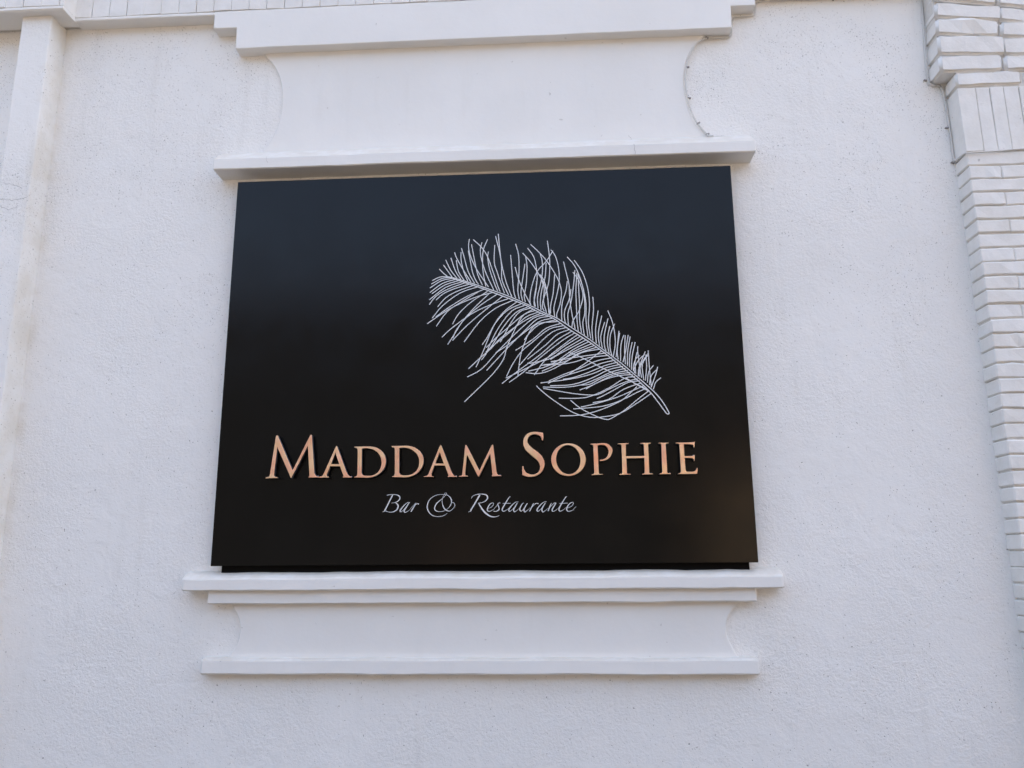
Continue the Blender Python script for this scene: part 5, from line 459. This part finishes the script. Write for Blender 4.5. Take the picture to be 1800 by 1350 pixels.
for ch, conts in LETTERS:
    C = [[(x / 1e4, z / 1e4) for x, z in L] for L in conts]
    ax = [p[0] for p in C[0]]; az = [p[1] for p in C[0]]
    cx, cz = (min(ax) + max(ax)) / 2, (min(az) + max(az)) / 2
    me = curve_mesh([[(x - cx, z - cz) for x, z in L] for L in C], LH, 0.0008)
    me.name = 'letter'
    me.transform(Matrix.Rotation(R(90), 4, 'X'))
    me.materials.clear(); me.materials.append(GOLD); me.materials.append(SIDE)
    me.polygons.foreach_set('material_index', [0 if p.normal.y < -0.5 else 1 for p in me.polygons])
    me.polygons.foreach_set('use_smooth', [False] * len(me.polygons))
    lo = link('letter', me, (cx, -LF + LH, cz), S)
    # steel stand-offs carrying the letter in front of the panel
    inner = [p for p in C[0] if abs(p[1] - min(az)) < 0.03 or abs(p[1] - max(az)) < 0.03]
    for q in (min(C[0], key=lambda p: p[0] + p[1]), max(C[0], key=lambda p: p[0] - 0.4 * abs(p[1] - cz))):
        x = q[0] * 0.92 + cx * 0.08; z = q[1] * 0.96 + cz * 0.04
        tube('standoff', [(x, -0.059, z), (x, -LF + 2 * LH - 0.001, z)], 0.0028, STEEL, lo)
for ch, strokes in TAGLINE:
    V, F = [], []
    for i, st in enumerate(strokes):
        ribbon([(x / 1e4, z / 1e4) for x, z, wd in st], [wd / 1e4 for x, z, wd in st], -0.0606 - 0.00015 * i, V, F)
    mesh_obj('script_letter', V, F, VINYL, S)
V, F = [], []
for i, q in enumerate(QUILL):
    ribbon([(x / 1e4, z / 1e4) for x, z in q], [0.0040] * len(q), -0.0606 - 0.0002 * i, V, F)
fe = mesh_obj('feather', V, F, VINYL, S)
for i, q in enumerate(BARBS):
    V, F = [], []
    ribbon([(x / 1e4, z / 1e4) for x, z in q], [0.0036] * len(q), -0.0611 - 0.00004 * (i % 37), V, F)
    mesh_obj('barb', V, F, VINYL, fe)

# cracks and old chips on the ledge
crack([(1.014 + .003 * i, 3.486 - .001 * (i % 2)) for i in range(26)], -0.0115, ledge, 0.0018)
crack([(0.666, 3.492), (0.668, 3.485), (0.676, 3.478), (0.678, 3.470)], -0.036, ledge, 0.001)
crack([(0.680, 3.41), (0.683, 3.398), (0.681, 3.384), (0.685, 3.371), (0.684, 3.36)], -0.1068, ledge, 0.0012)
crack([(-0.958, 3.41), (-0.955, 3.395), (-0.950, 3.38)], -0.1068, ledge, 0.0008)

for L_ in ([(-2.156, 3.316), (-2.118, 3.312), (-2.072, 3.291)], [(-2.167, 3.241), (-2.113, 3.234), (-2.073, 3.238), (-2.04, 3.25)], [(-2.162, 3.208), (-2.12, 3.19), (-2.082, 3.203)]):
    crack([(p.x, p.y + rng.uniform(-.003, .003)) for p in smooth_path([(a, b, 0) for a, b in L_], 5)], -0.1165, PIL, 0.0016)
# ------------------------------------------------------------------ cables
def cable(path, label, clips, front=None):
    P = smooth_path(path, 4)
    P = [p + Vector((0, 0.0012 * noise.noise((p.x * 20, p.z * 20, 1)), 0.0015 * noise.noise((p.x * 25, p.z * 25, 5)))) for p in P]
    o = tube('cable', P, 0.0036, CABLE, None, label); o['category'] = 'cable'
    for (x, y, z, a) in clips:
        c_ = box('clip', x - 0.008, x + 0.008, y - 0.004, y + 0.006, z - 0.003, z + 0.003, CLIP, o, 0.0012)
        c_.rotation_euler = (0, a, 0)
    return o
y = -0.018
cable([(2.05, -.006, 4.166), (1.83, -.006, 4.160), (1.55, -.006, 4.166), (1.32, -.006, 4.168), (1.284, -.006, 4.15), (1.276, -.006, 4.11), (1.262, -.006, 4.094), (1.20, -.006, 4.091), (1.176, -.006, 4.085),
       (1.165, -.006, 4.04), (1.160, -.006, 4.0), (1.14, -.006, 3.986), (1.09, -.008, 3.984), (1.046, -.012, 3.982), (.998, y, 3.955), (.962, y, 3.893), (.943, y, 3.831), (.935, y, 3.758), (.941, y, 3.677), (.955, y, 3.606), (.979, y, 3.546), (1.012, y, 3.500), (1.020, -.024, 3.484), (1.036, -.055, 3.464)],
      'thin cable clipped along the hollowed right edge of the blank panel', [(1.046, -.014, 3.984, .5), (.949, y, 3.833, 0), (.948, y, 3.676, 0.1), (.982, y, 3.549, -.5), (1.020, y, 3.494, -.2), (1.636, -.006, 4.164, 1.5), (1.816, -.006, 4.160, 1.5)])
cable([(2.035, -.006, 4.17), (2.026, -.006, 4.02), (2.016, -.006, 3.85), (2.012, -.006, 3.735), (2.022, -.007, 3.702), (2.055, -.007, 3.697), (2.070, -.007, 3.67), (2.076, -.006, 3.572), (2.079, -.006, 3.488), (2.079, -.007, 3.40), (2.078, -.010, 3.330), (2.078, -.05, 3.323), (2.078, -.095, 3.316),
       (2.086, -.105, 3.312), (2.12, -.106, 3.315), (2.167, -.106, 3.3165), (2.226, -.106, 3.319), (2.321, -.106, 3.324), (2.50, -.106, 3.327), (2.95, -.106, 3.325)],
      'thin cable tucked into the corner beside the painted brick pier', [(2.004, -.004, 3.728, .2), (2.070, -.004, 3.491, 0), (2.074, -.006, 3.322, .3), (2.062, -.008, 3.694, 1.2)])

# ------------------------------------------------------------------ invented buildings across the street, out of view, added for the sign to mirror
ROOF = mat_simple('roof_edge', (0.10, 0.05, 0.035), 0.9)
def added_house(x0, x1, h, oy, deep, wall_mat, label, n):
    o = empty('building', ((x0 + x1) / 2, oy, 0), label, 'building')
    box('wall', x0, x1, oy - deep, oy, -0.14, h, wall_mat, o)
    box('roof', x0 - 0.02, x1 + 0.02, oy - deep, oy + 0.3, h, h + 0.2, ROOF, o)
    for i in range(n):
        x = x0 + (x1 - x0) * (i + 0.5) / n
        if i % 3 == 1: box('door', x - 0.6, x + 0.6, oy - 0.02, oy + 0.03, -0.14, 2.3, WOOD, o)
        else: box('window', x - 0.8, x + 0.8, oy - 0.02, oy + 0.03, 0.95, 2.4, GLASS, o)
        if h > 6: box('window', x - 0.7, x + 0.7, oy - 0.02, oy + 0.03, 4.6, 6.2, GLASS, o)
added_house(-24, 24, 9.3, -20.0, 7.0, BROWN, 'invented tall dark brown building across the street, unseen, added to darken the sign reflection', 10)
added_house(4.2, 16, 3.9, -17.0, 2.95, OCHRE, 'invented low ochre building across the street, unseen, added to warm the lower right of the sign reflection', 3)
